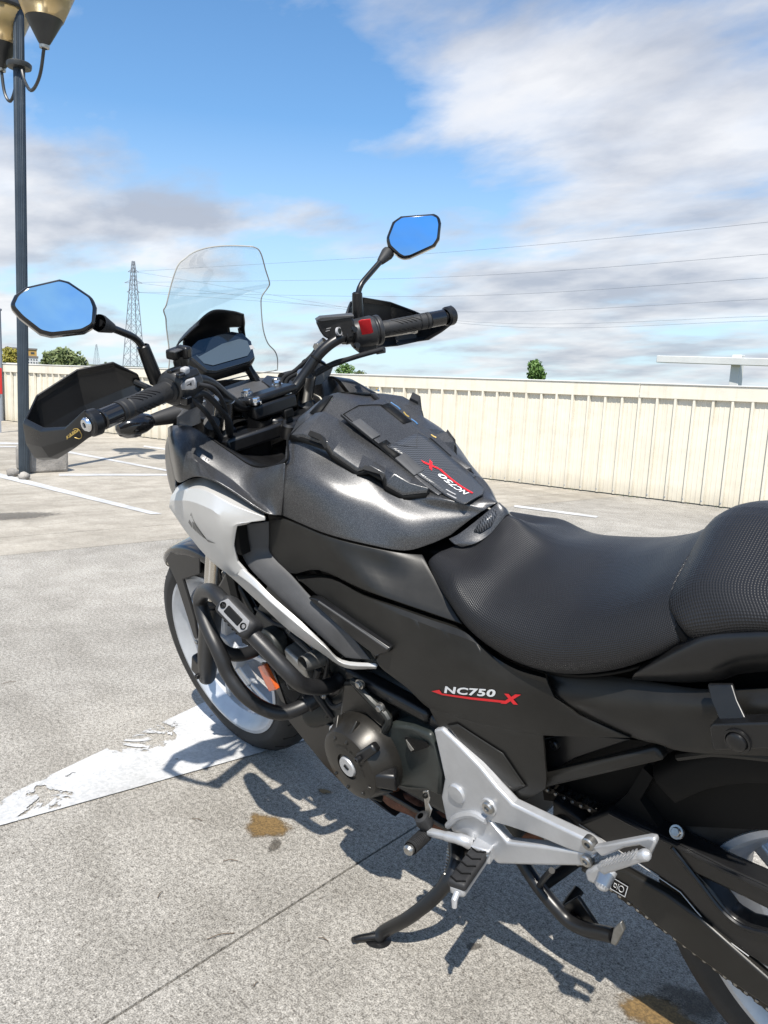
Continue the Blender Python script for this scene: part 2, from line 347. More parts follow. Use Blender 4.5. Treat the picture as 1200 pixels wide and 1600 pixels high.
def g_poly(pts, depth, dirv=(0, -1, 0)):
    pts = [V(p) for p in pts]; d = V(dirv).normalized()*depth; n = len(pts)
    vs = pts+[p+d for p in pts]
    return vs, [tuple(range(n)), tuple(range(2*n-1, n-1, -1))]+[(i, i+n, (i+1) % n+n, (i+1) % n) for i in range(n)]
def g_beam(a, b, w0, h0, w1=None, h1=None, side=(0, 1, 0)):
    """tapered bar between two points, w along side, h across"""
    a, b = V(a), V(b); t = (b-a).normalized(); s = V(side); s = (s-t*s.dot(t)).normalized(); u = t.cross(s)
    w1 = w0 if w1 is None else w1; h1 = h0 if h1 is None else h1
    vs = [p+s*x*ww/2+u*y*hh/2 for p, ww, hh in ((a, w0, h0), (b, w1, h1)) for x, y in ((-1, -1), (1, -1), (1, 1), (-1, 1))]
    return vs, [(3, 2, 1, 0), (4, 5, 6, 7)]+[(i, (i+1) % 4, (i+1) % 4+4, i+4) for i in range(4)]
def join(gs):
    vs, fs = [], []
    for v, f in gs:
        o = len(vs); vs += list(v); fs += [tuple(i+o for i in q) for q in f]
    return vs, fs
def add(name, geo, m, parent=None, bevel=0.0, thick=0.0, sharp=38, fixn=True, sub=0, seg=2, uv=None, bang=35):
    vs, fs = geo
    me = bpy.data.meshes.new(name); me.from_pydata([tuple(v) for v in vs], [], fs)
    if fixn:
        bm = bmesh.new(); bm.from_mesh(me); bmesh.ops.recalc_face_normals(bm, faces=bm.faces); bm.to_mesh(me); bm.free()
    if uv is not None:
        l = me.uv_layers.new(name='UVMap')
        for lp in me.loops: l.data[lp.index].uv = uv[lp.vertex_index]
    me.shade_smooth(); me.set_sharp_from_angle(angle=R(sharp))
    me.materials.append(MATS[m] if isinstance(m, str) else m)
    o = bpy.data.objects.new(name, me); COL.objects.link(o)
    if parent is not None: o.parent = parent
    if sub: s = o.modifiers.new('sub', 'SUBSURF'); s.levels = sub; s.render_levels = sub
    if thick: s = o.modifiers.new('solid', 'SOLIDIFY'); s.thickness = thick; s.offset = -1
    if bevel:
        b = o.modifiers.new('bevel', 'BEVEL'); b.width = bevel; b.segments = seg; b.limit_method = 'ANGLE'; b.angle_limit = R(bang)
        b.harden_normals = False
    return o
def g_patch(rows, nu=4, nv=4, out=(0, 1, 0.3), lu=False, lv=False):
    """smooth surface through a grid of points; UVs in metres"""
    rr = [spline(r, nu, lu) for r in rows]; m = len(rr[0])
    cols = [spline([r[j] for r in rr], nv, lv) for j in range(m)]; n = len(cols[0])
    vs = [cols[j][i] for i in range(n) for j in range(m)]
    uv = [None]*(n*m)
    mid_r = n//2; us = [0.0]
    for j in range(1, m): us.append(us[-1]+(cols[j][mid_r]-cols[j-1][mid_r]).length)
    for j in range(m):
        acc = 0.0; half = sum((cols[j][i]-cols[j][i-1]).length for i in range(1, n))/2
        for i in range(n):
            if i: acc += (cols[j][i]-cols[j][i-1]).length
            uv[i*m+j] = (us[j], acc-half)
    fs = [(i*m+j, i*m+j+1, (i+1)*m+j+1, (i+1)*m+j) for i in range(n-1) for j in range(m-1)]
    nrm = Vector()
    for f in fs: nrm += (vs[f[1]]-vs[f[0]]).cross(vs[f[3]]-vs[f[0]])
    if nrm.dot(V(out)) < 0: fs = [f[::-1] for f in fs]
    return vs, fs, uv
def patch(name, rows, m, parent, nu=4, nv=4, out=(0, 1, 0.3), thick=0.004, bevel=0.0014, sharp=50, lu=False, lv=False, seg=2):
    vs, fs, uv = g_patch(rows, nu, nv, out, lu, lv)
    return add(name, (vs, fs), m, parent, bevel=bevel, thick=thick, sharp=sharp, fixn=False, uv=uv, seg=seg)
def mirrored(o, parent=None):
    """the right-hand twin of a left-hand part"""
    me = o.data.copy(); me.name = o.name.split('.')[0]
    for v in me.vertices: v.co.y = -v.co.y
    me.flip_normals()
    c = o.copy(); c.data = me; COL.objects.link(c)
    if parent is not None: c.parent = parent
    for ch in [x for x in bpy.data.objects if x.parent == o]: mirrored(ch, c)
    return c
def sym_row(half):
    """half row given from the left edge to the centre line -> full row"""
    h = [V(p) for p in half]
    return h+[Vector((p.x, -p.y, p.z)) for p in h[-2::-1]]
def refine(geo, n):
    """split triangles so that a flat outline can follow a curved panel"""
    vs, fs = [V(v) for v in geo[0]], list(geo[1])
    for _ in range(n):
        mid = {}; nf = []
        def m(a, b):
            k_ = (min(a, b), max(a, b))
            if k_ not in mid: mid[k_] = len(vs); vs.append((vs[a]+vs[b])/2)
            return mid[k_]
        for a, b, c in fs:
            x, y, z = m(a, b), m(b, c), m(c, a); nf += [(a, x, z), (x, b, y), (z, y, c), (x, y, z)]
        fs = nf
    return vs, fs
def drape(geo, target, direction=(0, -1, 0), lift=0.001, back=0.15):
    bm = bmesh.new(); bm.from_mesh(target.data); t = BVHTree.FromBMesh(bm); bm.free()
    d = V(direction).normalized(); out = []
    for v in geo[0]:
        hit = t.ray_cast(V(v)-d*back, d); p = hit[0] if hit[0] else V(v); out.append(p-d*lift)
    return out, geo[1]
def g_text(s, o, xd, yd, size, shear=0.0, sx=1.0, sp=1.0, bold=0.0):
    cu = bpy.data.curves.new('txt', 'FONT'); cu.body = s; cu.size = 1.0; cu.shear = shear; cu.space_character = sp; cu.offset = bold
    cu.resolution_u = 3
    ob = bpy.data.objects.new('txt', cu); COL.objects.link(ob)
    dg = bpy.context.evaluated_depsgraph_get(); me = bpy.data.meshes.new_from_object(ob.evaluated_get(dg))
    o, xd, yd = V(o), V(xd).normalized(), V(yd); yd = (yd-xd*yd.dot(xd)).normalized()
    vs = [o+xd*v.co.x*size*sx+yd*v.co.y*size for v in me.vertices]; fs = [tuple(p.vertices) for p in me.polygons]
    bpy.data.objects.remove(ob); bpy.data.curves.remove(cu); bpy.data.meshes.remove(me)
    return vs, fs
def empty(name, loc=(0, 0, 0), label=None, cat=None, group=None, kind=None):
    o = bpy.data.objects.new(name, None); COL.objects.link(o); o.location = loc; tag(o, label, cat, group, kind); return o
def tag(o, label=None, cat=None, group=None, kind=None):
    for kk, vv in (('label', label), ('category', cat), ('group', group), ('kind', kind)):
        if vv: o[kk] = vv
    return o
# ================================================================ SETTING
add_ground = add('ground', ([(-3000, -3000, -.04), (3000, -3000, -.04), (3000, 3000, -.04), (-3000, 3000, -.04)], [(0, 1, 2, 3)]), 'far_ground')
tag(add_ground, kind='structure')
deck = empty('parking_deck', (0, 0, 0), kind='structure')
WA, WB = V((2.75, -5.98, 0)), V((5.07, -5.49, 0)); WU = (WB-WA).normalized(); WN = Vector((-WU.y, WU.x, 0))
def clip(poly, p, n):
    out = []
    for i, a in enumerate(poly):
        b = poly[(i+1) % len(poly)]; da, db = (a-p).dot(n), (b-p).dot(n)
        if da >= 0: out.append(a)
        if da*db < 0: out.append(a+(b-a)*(da/(da-db)))
    return out
J = [(V((0.868, 0.763, 0)), V((0.957, -0.135, 0))), (V((4.13, -.18, 0)), V((4.045, -1.26, 0))), (V((4.585, -.33, 0)), V((4.49, -1.24, 0)))]
big = [V(p) for p in ((-14, -12, 0), (40, -12, 0), (40, 22, 0), (-14, 22, 0))]
big = clip(big, WA-WN*0.05, WN)
def side(i, s, gap):
    a, b = J[i]; d = (b-a).normalized(); n = Vector((-d.y, d.x, 0)); n = n if n.x > 0 else -n
    return a+n*s*gap, n*s
for lo, hi, m in ((None, 0, 'aggregate_concrete'), (0, 1, 'aggregate_concrete'), (1, 2, 'smooth_concrete'), (2, None, 'smooth_concrete')):
    pl = big
    g = .0028 if (lo == 0 or hi == 0) else .004
    if lo is not None: pl = clip(pl, *side(lo, 1, .0028 if lo == 0 else .004))
    if hi is not None: pl = clip(pl, *side(hi, -1, .0028 if hi == 0 else .004))
    add('concrete_slab', g_poly(pl, .036, (0, 0, -1)), m, deck)

def ground_sheet(name, pts, z, m, label, cat, group=None, uv=None, kind=None):
    pts = [V((p[0], p[1], z)) for p in pts]
    o = add(name, (pts, [tuple(range(len(pts)))]), m, None, fixn=False, uv=uv)
    if o.data.polygons[0].normal.z < 0: o.data.flip_normals()
    return tag(o, label, cat, group, kind)
ground_sheet('painted_arrow_head', [(1.557, 0.9537, 0), (1.445, -0.0939, 0), (1.944, -0.3489, 0)], .0035, 'worn_paint',
             'large white painted arrowhead, flaking, on the concrete under the front wheel', 'road marking', uv=[(0, .5), (1, 0), (1, 1)])
for pts, lab in (
    ([(7.622, -1.238, 0), (7.314, -1.139, 0), (4.867, -1.421, 0), (4.84, -1.495, 0)], 'long white parking line running past the foot of the lamp post'),
    ([(7.15, -1.709, 0), (7.006, -1.651, 0), (6.626, -2.616, 0), (6.736, -2.678, 0)], 'white parking line meeting the lamp post block at a right angle'),
    ([(9.047, -2.584, 0), (8.884, -2.501, 0), (6.805, -2.717, 0), (6.908, -2.783, 0)], 'white parking line crossed by the shadow of the lamp post'),
    ([(10.32, -2.108, 0), (10.11, -2.04, 0), (9.816, -2.539, 0), (10.02, -2.618, 0)], 'white parking line behind the lamp post toward the cream wall'),
    ([(9.848, -1.956, 0), (9.729, -1.918, 0), (9.5, -2.419, 0), (9.589, -2.452, 0)], 'thin worn white parking line just behind the lamp post'),
    ([(9.435, -3.743, 0), (9.274, -3.651, 0), (8.71, -3.751, 0), (8.88, -3.847, 0)], 'short white parking line beyond the front indicator'),
    ([(3.852, -4.253, 0), (3.789, -4.16, 0), (3.113, -4.333, 0), (3.147, -4.426, 0)], 'short white parking line between the wall and the seat')):
    ground_sheet('parking_line', pts, .0035, 'line_paint', lab, 'road marking', 'white parking lines on the deck')
def blob(c, rx, ry, ang, n=26, rough=.16, seed=1):
    rd = random.Random(seed); ph = [rd.uniform(0, 6.28) for _ in range(5)]; out = []
    for i in range(n):
        a = 2*math.pi*i/n; r = 1+rough*sum(math.sin((j+2)*a+ph[j])/(j+1.3) for j in range(5))
        x, y = rx*r*math.cos(a), ry*r*math.sin(a)
        out.append((c[0]+x*math.cos(ang)-y*math.sin(ang), c[1]+x*math.sin(ang)+y*math.cos(ang)))
    return out
for c, rx, ry, an, m, sd, lab in (((1.161, 0.2504, 0), .046, .052, .3, 'oil_stain', 3, 'brown oil stain on the pale concrete between the arrow and the joint'),
    ((1.089, 0.278, 0), .014, .024, .6, 'dark_stain', 5, 'faint small smear next to the brown oil stain'),
    ((0.2894, 0.0806, 0), .06, .05, .2, 'oil_stain', 8, 'brown stain half in the shadow beside the rear tyre'),
    ((0.2773, 0.014, 0), .055, .035, .5, 'dark_stain', 9, 'dark wet patch in the shadow beside the rear tyre'),
    ((1.194, 0.049, 0), .018, .012, .8, 'oil_stain', 12, 'small brown spot in the shadow left of the engine'),
    ((0.6002, 0.1912, 0), .014, .01, .8, 'dark_stain', 14, 'small dull spot on the concrete near the side stand foot'),
    ((5.235, -0.587, 0), .28, .16, 1.3, 'damp_stain', 21, 'large grey damp patch on the smooth concrete bay')):
    pts = [V((p[0], p[1], .0028)) for p in blob(c, rx*1.25, ry*1.25, an, seed=sd)]; n_ = len(pts)
    o = add('ground_stain', (pts+[V((c[0], c[1], .0028))], [(q, (q+1) % n_, n_) for q in range(n_)]), m, None, uv=[(1, 0)]*n_+[(0, 0)])
    tag(o, lab, 'stain', 'stains on the deck')
twigs = (((0.9171, 0.5253, 0), .05, 1.2), ((1.099, 0.3857, 0), .03, .9), ((1.279, 0.3574, 0), .025, .6), ((0.7799, 0.544, 0), .012, 1.9), ((2.345, 0.397, 0), .04, 1.4), ((0.7905, 0.3892, 0), .02, .4), ((1.093, 0.5509, 0), .02, 2.2))
for (c, L, a), lab in zip(twigs, ('thin dry twig lying between the arrow and the joint', 'short dry stalk lying below the oil stain', 'fine dry stalk close to the lower arrow edge', 'tiny dark splinter beyond the joint line', 'dry brown twig on the open concrete beyond the arrow', 'tiny twig beside the side stand shadow', 'fine twig below the tip of the arrow')):
    d = Vector((math.cos(a), math.sin(a), 0)); c = V(c)
    o = add('dry_twig', g_tube(spline([c-d*L/2+Vector((0, 0, .003)), c+Vector((d.y, -d.x, 0))*L*.06+Vector((0, 0, .005)), c+d*L/2+Vector((0, 0, .003))], 4), .0008, 5), 'bark')
    tag(o, lab, 'twig', 'litter on the deck')

# ---------------------------------------------------------------- cream corrugated parapet wall
wall = empty('parapet_wall', WA, 'cream corrugated steel parapet wall with a flat capping along the deck edge', 'wall')
wall.rotation_euler = (0, 0, math.atan2(WU.y, WU.x))
def wall_h(s): return 1.095-.0125*s                        # the deck falls slightly along the wall
PITCH = .165
x0, x1, rb = 0, PITCH, .030
prof = [(0, 0), (.004, .0), (.010, .030), (.030, .030), (.036, 0), (.075, 0), (.079, .003), (.087, .003), (.091, 0), (.118, 0), (.122, .003), (.130, .003), (.134, 0), (PITCH, 0)]
vs = []; fs = []
for zi in range(2):
    for x, y in prof: vs.append((x, y, zi))
npf = len(prof); fs = [(i, i+1, npf+i+1, npf+i) for i in range(npf-1)]
sheet = add('corrugated_sheet', (vs, fs), 'cream_paint', wall, sharp=20, fixn=False)
rivm = None
s0 = -9.85; i = 0
while s0+i*PITCH < 19:
    s = s0+i*PITCH; o = sheet if i == 0 else sheet.copy()
    if i: COL.objects.link(o)
    o.parent = wall; o.location = (s, random.uniform(-.003, .003), .012); o.scale = (1, 1, wall_h(s)-.10)
    o.rotation_euler = (random.uniform(-.006, .006), 0, random.uniform(-.012, .012))
    if -1.7 < s < 5:
        for zf in (.03, .97):
            r = add('rivet', g_lathe([(0, .004), (.006, .003), (.007, 0)], (.026, .030, 0), (0, 1, 0), 8), 'far_steel', wall) if rivm is None else rivm.copy()
            if rivm is None: rivm = r
            else: COL.objects.link(r); r.parent = wall
            r.location = (s, 0, .012+zf*(wall_h(s)-.1))
    i += 1
cut = [-9.85, -4.6, .9, 6.5, 13, 19]
for a, b in zip(cut[:-1], cut[1:]):
    ha, hb = wall_h(a), wall_h(b)
    for nm, y0, y1, t0, t1 in (('capping', -.05, .034, -.135, -.008), ('capping_lip', -.055, .044, -.008, .004)):
        pts = [(a+.002, y0, ha+t0), (b-.002, y0, hb+t0), (b-.002, y1, hb+t0), (a+.002, y1, ha+t0)]
        top = [(p[0], p[1], p[2]-t0+t1) for p in pts]
        add(nm, (pts+top, [(3, 2, 1, 0), (4, 5, 6, 7), (0, 1, 5, 4), (1, 2, 6, 5), (2, 3, 7, 6), (3, 0, 4, 7)]), 'cream_paint' if nm == 'capping' else 'white_steel', wall, bevel=.003)
add('rear_sheet', g_box((4.6, -.06, .5), (28.7, .02, .94)), 'cream_paint', wall)
kb = add('concrete_kerb', join([g_box((V(WA)+WU*14.2+WN*.45+Vector((0, 0, .1)))[:], (5.6, .5, .21), (WU, WN, (0, 0, 1))), g_box((V(WA)+WU*14.5+WN*.3+Vector((0, 0, .25)))[:], (3.2, .18, .12), (WU, WN, (0, 0, 1)))]), 'block_concrete', bevel=.02)
tag(kb, 'weathered concrete kerb along the foot of the cream wall', 'kerb')
wd = []
rd = random.Random(3)
for s, n in ((-.35, 14), (.15, 8), (.9, 16), (1.5, 10), (2.3, 10)):
    for q in range(n):
        c = V(WA)+WU*(s+rd.gauss(0, .10))+WN*(.02+rd.random()*.03); h = rd.uniform(.012, .035); d = Vector((rd.uniform(-1, 1), rd.uniform(-1, 1), 0))*.015
        wd.append(([c, c+WU*.004, c+d+Vector((0, 0, h))], [(0, 1, 2)]))
tag(add('weeds', join(wd), 'leaf_olive', fixn=False), 'sparse weeds sprouting along the wall foot', 'weeds', kind='stuff')

# ---------------------------------------------------------------- street lamp with concrete footing
LP = V((7.242, -1.433, 0)); LP.z = 0
lamp = empty('street_lamp', LP, 'tall fluted grey lamp post with two upturned cone lanterns', 'street lamp')
pole = []
lamp.rotation_mode = 'AXIS_ANGLE'; lamp.rotation_axis_angle = (R(.8), .715, -.699, 0)      # the post is not quite plumb
fl = 20
rad = lambda j: .047 if j % 2 else .043
vs, fs = [], []
for z in (0, 3.46, 3.47, 4.05):
    for j in range(fl*2):
        a = 2*math.pi*j/(fl*2); r = rad(j)*(1 if z < 3.465 else .93); vs.append((r*math.cos(a), r*math.sin(a), z))
n2 = fl*2
for q in range(3):
    for j in range(n2): fs.append((q*n2+j, q*n2+(j+1) % n2, (q+1)*n2+(j+1) % n2, (q+1)*n2+j))
fs.append(tuple(range(3*n2, 4*n2)))
add('pole', (vs, fs), 'post_grey', lamp, sharp=20)
add('pole_cap', g_lathe([(.06, 4.05), (.06, 4.075), (.04, 4.10), (0, 4.13)], (0, 0, 0), (0, 0, 1), 20), 'lamp_dark', lamp)
add('collar', g_lathe([(.045, 3.42), (.095, 3.425), (.10, 3.44), (.10, 3.46), (.09, 3.47), (.045, 3.475)], (0, 0, 0), (0, 0, 1), 24), 'lamp_dark', lamp)
cv = LP-V((-0.1968, 1.2515, 0)); d0 = cv.length
to = (Vector((-0.1968, 1.2515, 0))-LP).normalized()
add('access_door', g_lathe([(.0485, 1.28), (.0505, 1.29), (.0505, 1.50), (.0485, 1.51)], (0, 0, 0), (0, 0, 1), 10, math.atan2(to.y, to.x)+2.6, math.atan2(to.y, to.x)+3.4), 'lamp_dark', lamp)
for e in ((6.625, -1.403, 3.438), (7.431, -1.353, 3.426)):
    b = V(e)-LP
    hd = Vector((b.x, b.y, 0)); L = hd.length; hd.normalize()
    add('arm', g_tube(spline([hd*.05+Vector((0, 0, 3.43)), hd*(L*.22)+Vector((0, 0, b.z-.14)), hd*(L*.5)+Vector((0, 0, b.z-.25)), hd*(L*.82)+Vector((0, 0, b.z-.18)), hd*L+Vector((0, 0, b.z+.02))], 7), .0135, 8), 'lamp_dark', lamp)
    c = hd*L+Vector((0, 0, b.z))
    ln = add('lantern', g_lathe([(.02, -.01), (.032, -.005), (.036, .02), (.045, .03), (.135, .195), (.138, .20)], c, (0, 0, 1), 28), 'lamp_dark', lamp)
    add('lantern_ring', g_lathe([(.022, -.012), (.037, -.008), (.040, .012), (.030, .016)], c, (0, 0, 1), 20), 'steel', ln)
    add('lantern_glass', g_lathe([(.137, .20), (.245, .455)], c, (0, 0, 1), 32), 'lamp_amber_glass', ln, thick=.004)
    add('lantern_rim', g_lathe([(.243, .45), (.255, .45), (.262, .47), (.25, .49), (.06, .54), (0, .545)], c, (0, 0, 1), 32), 'lamp_dark', ln)
    lv = []
    for q in range(9): lv.append(g_lathe([(.045, .215+q*.022), (.058, .219+q*.022), (.045, .226+q*.022)], c, (0, 0, 1), 18))
    lv.append(g_lathe([(.032, .2), (.032, .45)], c, (0, 0, 1), 14))
    add('louvre', join(lv), 'steel', ln)
bc = V((7.452, -1.674, 0)); bx = (V((6.959, -1.649, 0))-V((6.964, -1.304, 0))).normalized()
blk = add('lamp_footing', g_box((bc.x, bc.y, .11), (.37, .36, .23), (bx, (-bx.y, bx.x, 0), (0, 0, 1))), 'block_concrete', bevel=.03, seg=3)
tag(blk, 'stained rounded concrete block at the foot of the lamp post', 'concrete block')
for c, r, lab in (((7.152, -1.301, 0), .055, 'pale round stone lying left of the lamp footing'), ((6.915, -1.314, 0), .05, 'dark stone lying against the lamp footing')):
    bm = bmesh.new(); bmesh.ops.create_icosphere(bm, subdivisions=2, radius=r); rd = random.Random(int(r*1000))
    for v in bm.verts: v.co *= rd.uniform(.85, 1.1); v.co.z *= .75
    vs = [v.co+V((c[0], c[1], r*.6)) for v in bm.verts]; fs = [tuple(v.index for v in f.verts) for f in bm.faces]; bm.free()
    tag(add('loose_stone', (vs, fs), 'block_concrete', sharp=60), lab, 'stone', 'stones at the lamp footing')

# ---------------------------------------------------------------- far things
def pylon(base, top_z, wb, label):
    base = V(base); h = top_z-base.z; o = empty('electricity_pylon', base, label, 'pylon', 'electricity pylons beyond the wall')
    legs, brace = [[], [], [], []], []
    def w(z): return wb*(1-z/h)**.9*.5+.32
    lv = [h*(1-(1-i/11)**1.25) for i in range(12)]
    cn = [(1, 1), (-1, 1), (-1, -1), (1, -1)]
    t = h*.0030+.03
    for i in range(11):
        za, zb = lv[i], lv[i+1]
        for q in range(4):
            a, b = cn[q], cn[(q+1) % 4]
            legs[q].append(g_beam((a[0]*w(za), a[1]*w(za), za), (a[0]*w(zb), a[1]*w(zb), zb), t*1.5, t*1.5))
            brace.append(g_beam((a[0]*w(za), a[1]*w(za), za), (b[0]*w(zb), b[1]*w(zb), zb), t*.7, t*.7))
            brace.append(g_beam((b[0]*w(za), b[1]*w(za), za), (a[0]*w(zb), a[1]*w(zb), zb), t*.7, t*.7))
    br = add('bracing', join(brace), 'far_steel', o, sharp=10); br['kind'] = 'stuff'
    for q in range(4): add('leg', join(legs[q]), 'far_steel', o, sharp=10)
    tips = []
    u = Vector((0.75, 0.66, 0))
    for fz, L in ((.90, .052), (.80, .086), (.715, .062)):
        for sgn in (-1, 1):
            g = []
            tip = u*sgn*L*h+Vector((0, 0, h*fz)); tips.append(base+tip)
            for dz in (0, .028*h):
                g.append(g_beam(u*sgn*w(h*fz)*.8+Vector((0, 0, h*fz+dz)), tip, t, t))
            add('cross_arm', join(g), 'far_steel', o, sharp=10)
    return o, tips
pb = V((267.679, -133.814, 0.316)); pb.z = -.04
p1, tips = pylon(pb, (267.615, -133.939, 36.673)[2], 4.9, 'tall lattice electricity pylon rising behind the wall by the windscreen')
qb = V((691.884, -312.794, 2.712)); qb.z = -.04
pylon(qb, (691.813, -312.950, 18.189)[2], 4.0, 'small far lattice pylon between the bush and the tall pylon')
far_w = [((700,394), (1200,347)), ((690,433), (1200,397)), ((690,463), (1200,434)), ((700,487), (1200,467)), ((740,503), (1200,494)), ((740,506), (1200,500))]
WIRES = [(tips[1], (157.466, -173.011, 36.805), (70.752, -175.005, 36.596), (35.641, -164.928, 35.777)), (tips[3], (158.497, -172.072, 29.948), (70.070, -175.278, 30.204), (34.813, -165.105, 29.559)), (tips[5], (158.267, -172.283, 24.680), (69.561, -175.479, 25.436), (34.186, -165.235, 24.860)),
         (tips[4], (166.749, -184.837, 21.757), (76.398, -194.282, 23.275), (37.605, -184.950, 22.969)), (tips[2], (173.658, -205.326, 20.497), (86.864, -222.401, 22.007), (42.918, -214.482, 21.516)), (tips[0], (173.617, -205.361, 19.681), (86.740, -222.449, 20.850), (42.771, -214.512, 20.419))]
for pts, nm_ in zip(WIRES, ('highest', 'second', 'third', 'fourth', 'fifth', 'lowest')):
    o = add('power_line', g_tube(spline(pts, 10), .038, 5), 'wire_grey')
    tag(o, nm_+' of the thin power lines strung from the tall pylon, counted downward', 'power line', 'power lines from the tall pylon')
def tree(name, base, h, w, m, label, cat='tree', n=1500, trunk=.35, lean=0, group='trees beyond the wall', seed=1):
    rd = random.Random(seed); base = V(base); o = empty(name, base, label, cat, group)
    t = [g_tube([(0, 0, 0), (0, 0, h*.45), (0, 0, h*.85)], [h*.035, h*.025, h*.008], 7)]
    lob = []
    for q in range(11):
        a = rd.uniform(0, 6.28); r = rd.uniform(.1, .62)*w/2; z = h*(trunk+(1-trunk)*rd.uniform(.12, .9)); k_ = 1-abs((z/h-trunk)/(1-trunk)-.42)*.9
        c = Vector((math.cos(a)*r*k_, math.sin(a)*r*k_, z)); lob.append((c, w*rd.uniform(.14, .25)*(.55+.5*k_)))
        t.append(g_tube([(0, 0, h*trunk*.9), c*.6+Vector((0, 0, h*trunk*.35)), c], [h*.014, h*.008, h*.003], 5))
    add('trunk', join(t), 'bark', o)
    vs, fs = [], []; s = w*.045
    for q in range(n):
        c, r = lob[rd.randrange(len(lob))]
        d = Vector((rd.gauss(0, 1), rd.gauss(0, 1), rd.gauss(0, .8))).normalized()*r*rd.uniform(.5, 1.1)+c
        a = Vector((rd.gauss(0, 1), rd.gauss(0, 1), rd.gauss(0, 1))).normalized(); b = a.orthogonal().normalized()*s*rd.uniform(.6, 1.3); a = a*s*rd.uniform(.8, 1.6)
        i0 = len(vs); vs += [d-a, d+b*.6, d+a, d-b*.6]; fs.append((i0, i0+1, i0+2, i0+3))
    add('crown', (vs, fs), m, o, fixn=False)
def gz(p): return (p[0], p[1], -.04)
tree('pointed_tree', gz((34.653, -47.590, 1.573)), (34.734, -47.532, 2.850)[2]+.04, 2.3, 'leaf_green', 'small bright green tree poking above the cream wall', n=1900, trunk=.12, seed=4)
tree('leafy_tree', gz((52.506, -44.819, 1.168)), (52.528, -44.793, 2.034)[2]+.04, 2.1, 'leaf_green', 'rounded green treetop under the right handlebar', n=1100, trunk=.15, seed=5)
tree('leafy_tree', gz((55.403, -49.084, 1.066)), (55.418, -49.067, 1.589)[2]+.04, 1.7, 'leaf_olive', 'low olive treetop just right of the rounded treetop', n=800, trunk=.15, seed=6)
tree('broad_bush', gz((83.088, -32.862, 0.785)), (83.080, -32.881, 1.951)[2]+.04, 5.6, 'leaf_olive', 'broad grey green bush over the wall between lamp post and handguard', n=2600, trunk=.05, seed=7)
tree('yellow_tree', gz((94.282, -31.518, 1.188)), (94.272, -31.545, 2.240)[2]+.04, 3.2, 'leaf_yellow', 'yellow flowering tree at the edge of the lamp post', n=1500, trunk=.05, seed=8)
tree('round_bush', gz((99.491, -45.249, 0.836)), (99.489, -45.254, 1.481)[2]+.04, 1.2, 'leaf_olive', 'tiny dark treetop between the handguard and the pylon foot', n=500, trunk=.05, seed=9)
def house(name, c, sx, sy, h, wallm, label):
    c = V(c); o = empty(name, (c.x, c.y, -.04), label, 'building', 'far buildings'); f = (V((-0.1968, 1.2515, 0))-c); f.z = 0; f.normalize(); s = Vector((-f.y, f.x, 0))
    add('wall', g_box((0, 0, h/2), (sx, sy, h), (s, f, (0, 0, 1))), wallm, o)
    add('roof', g_box((0, 0, h+.12), (sx*1.05, sy*1.05, .25), (s, f, (0, 0, 1))), 'far_roof', o)
    for a in range(4):
        for b in (.55, .82):
            add('window', g_box(s*(sx*(-.36+.24*a))+f*(sy/2)+Vector((0, 0, h*b)), (sx*.12, .1, h*.1), (s, f, (0, 0, 1))), 'far_window', o)
house('ochre_building', (140.869, -49.743, 1.378), 4.6, 5, (140.856, -49.778, 2.859)[2]+.04, 'ochre_wall', 'ochre building partly hidden by the lamp post')
house('white_building', (121.563, -44.297, 0.852), 1.5, 3, (121.557, -44.311, 1.499)[2]+.04, 'far_white', 'small white building right of the lamp post above the wall')
t_c = (5.978, -13.509, 1.326)
tf = empty('steel_frame', gz(t_c), 'white painted steel post with a long cross beam behind the wall', 'frame')
tz = (6.024, -13.490, 1.768)[2]; bdir = (V((4.847, -13.299, 1.590))-V((7.488, -13.463, 1.629))); 
c0 = V(gz(t_c))
add('post', g_box((0, 0, tz/2), (.17, .17, tz)), 'white_steel', tf, bevel=.01)
pa, pc = V((7.488, -13.463, 1.629))-c0, V((4.425, -13.229, 1.585))-c0
add('cross_beam', g_beam(pa, pc, .13, .15, side=(0, 0, 1)), 'white_steel', tf, bevel=.01)
rs = empty('red_sign', gz((11.658, -2.713, 0.679)), 'narrow red sign board on a post at the wall', 'sign'); rz = V(gz((11.658, -2.713, 0.679)))
dv = (V((-0.1968, 1.2515, 0))-rz); dv.z = 0; dv.normalize(); sv = Vector((-dv.y, dv.x, 0))
add('board', g_box(Vector((0, 0, .76)), (.09, .03, .36), (sv, dv, (0, 0, 1))), 'sign_red', rs, bevel=.004)
add('post', g_box(Vector((0, 0, .45))-dv*.035, (.035, .035, .9), (sv, dv, (0, 0, 1))), 'far_steel', rs)
gp = V(gz((14.022, -3.527, 1.034))); o = add('grey_post', join([g_tube([gp, gp+Vector((0, 0, 1.85))], .045, 10), g_lathe([(.06, 1.85), (.06, 1.88), (0, 1.9)], gp, (0, 0, 1), 10)]), 'far_steel')
tag(o, 'plain grey steel post standing above the wall by the red sign', 'post')
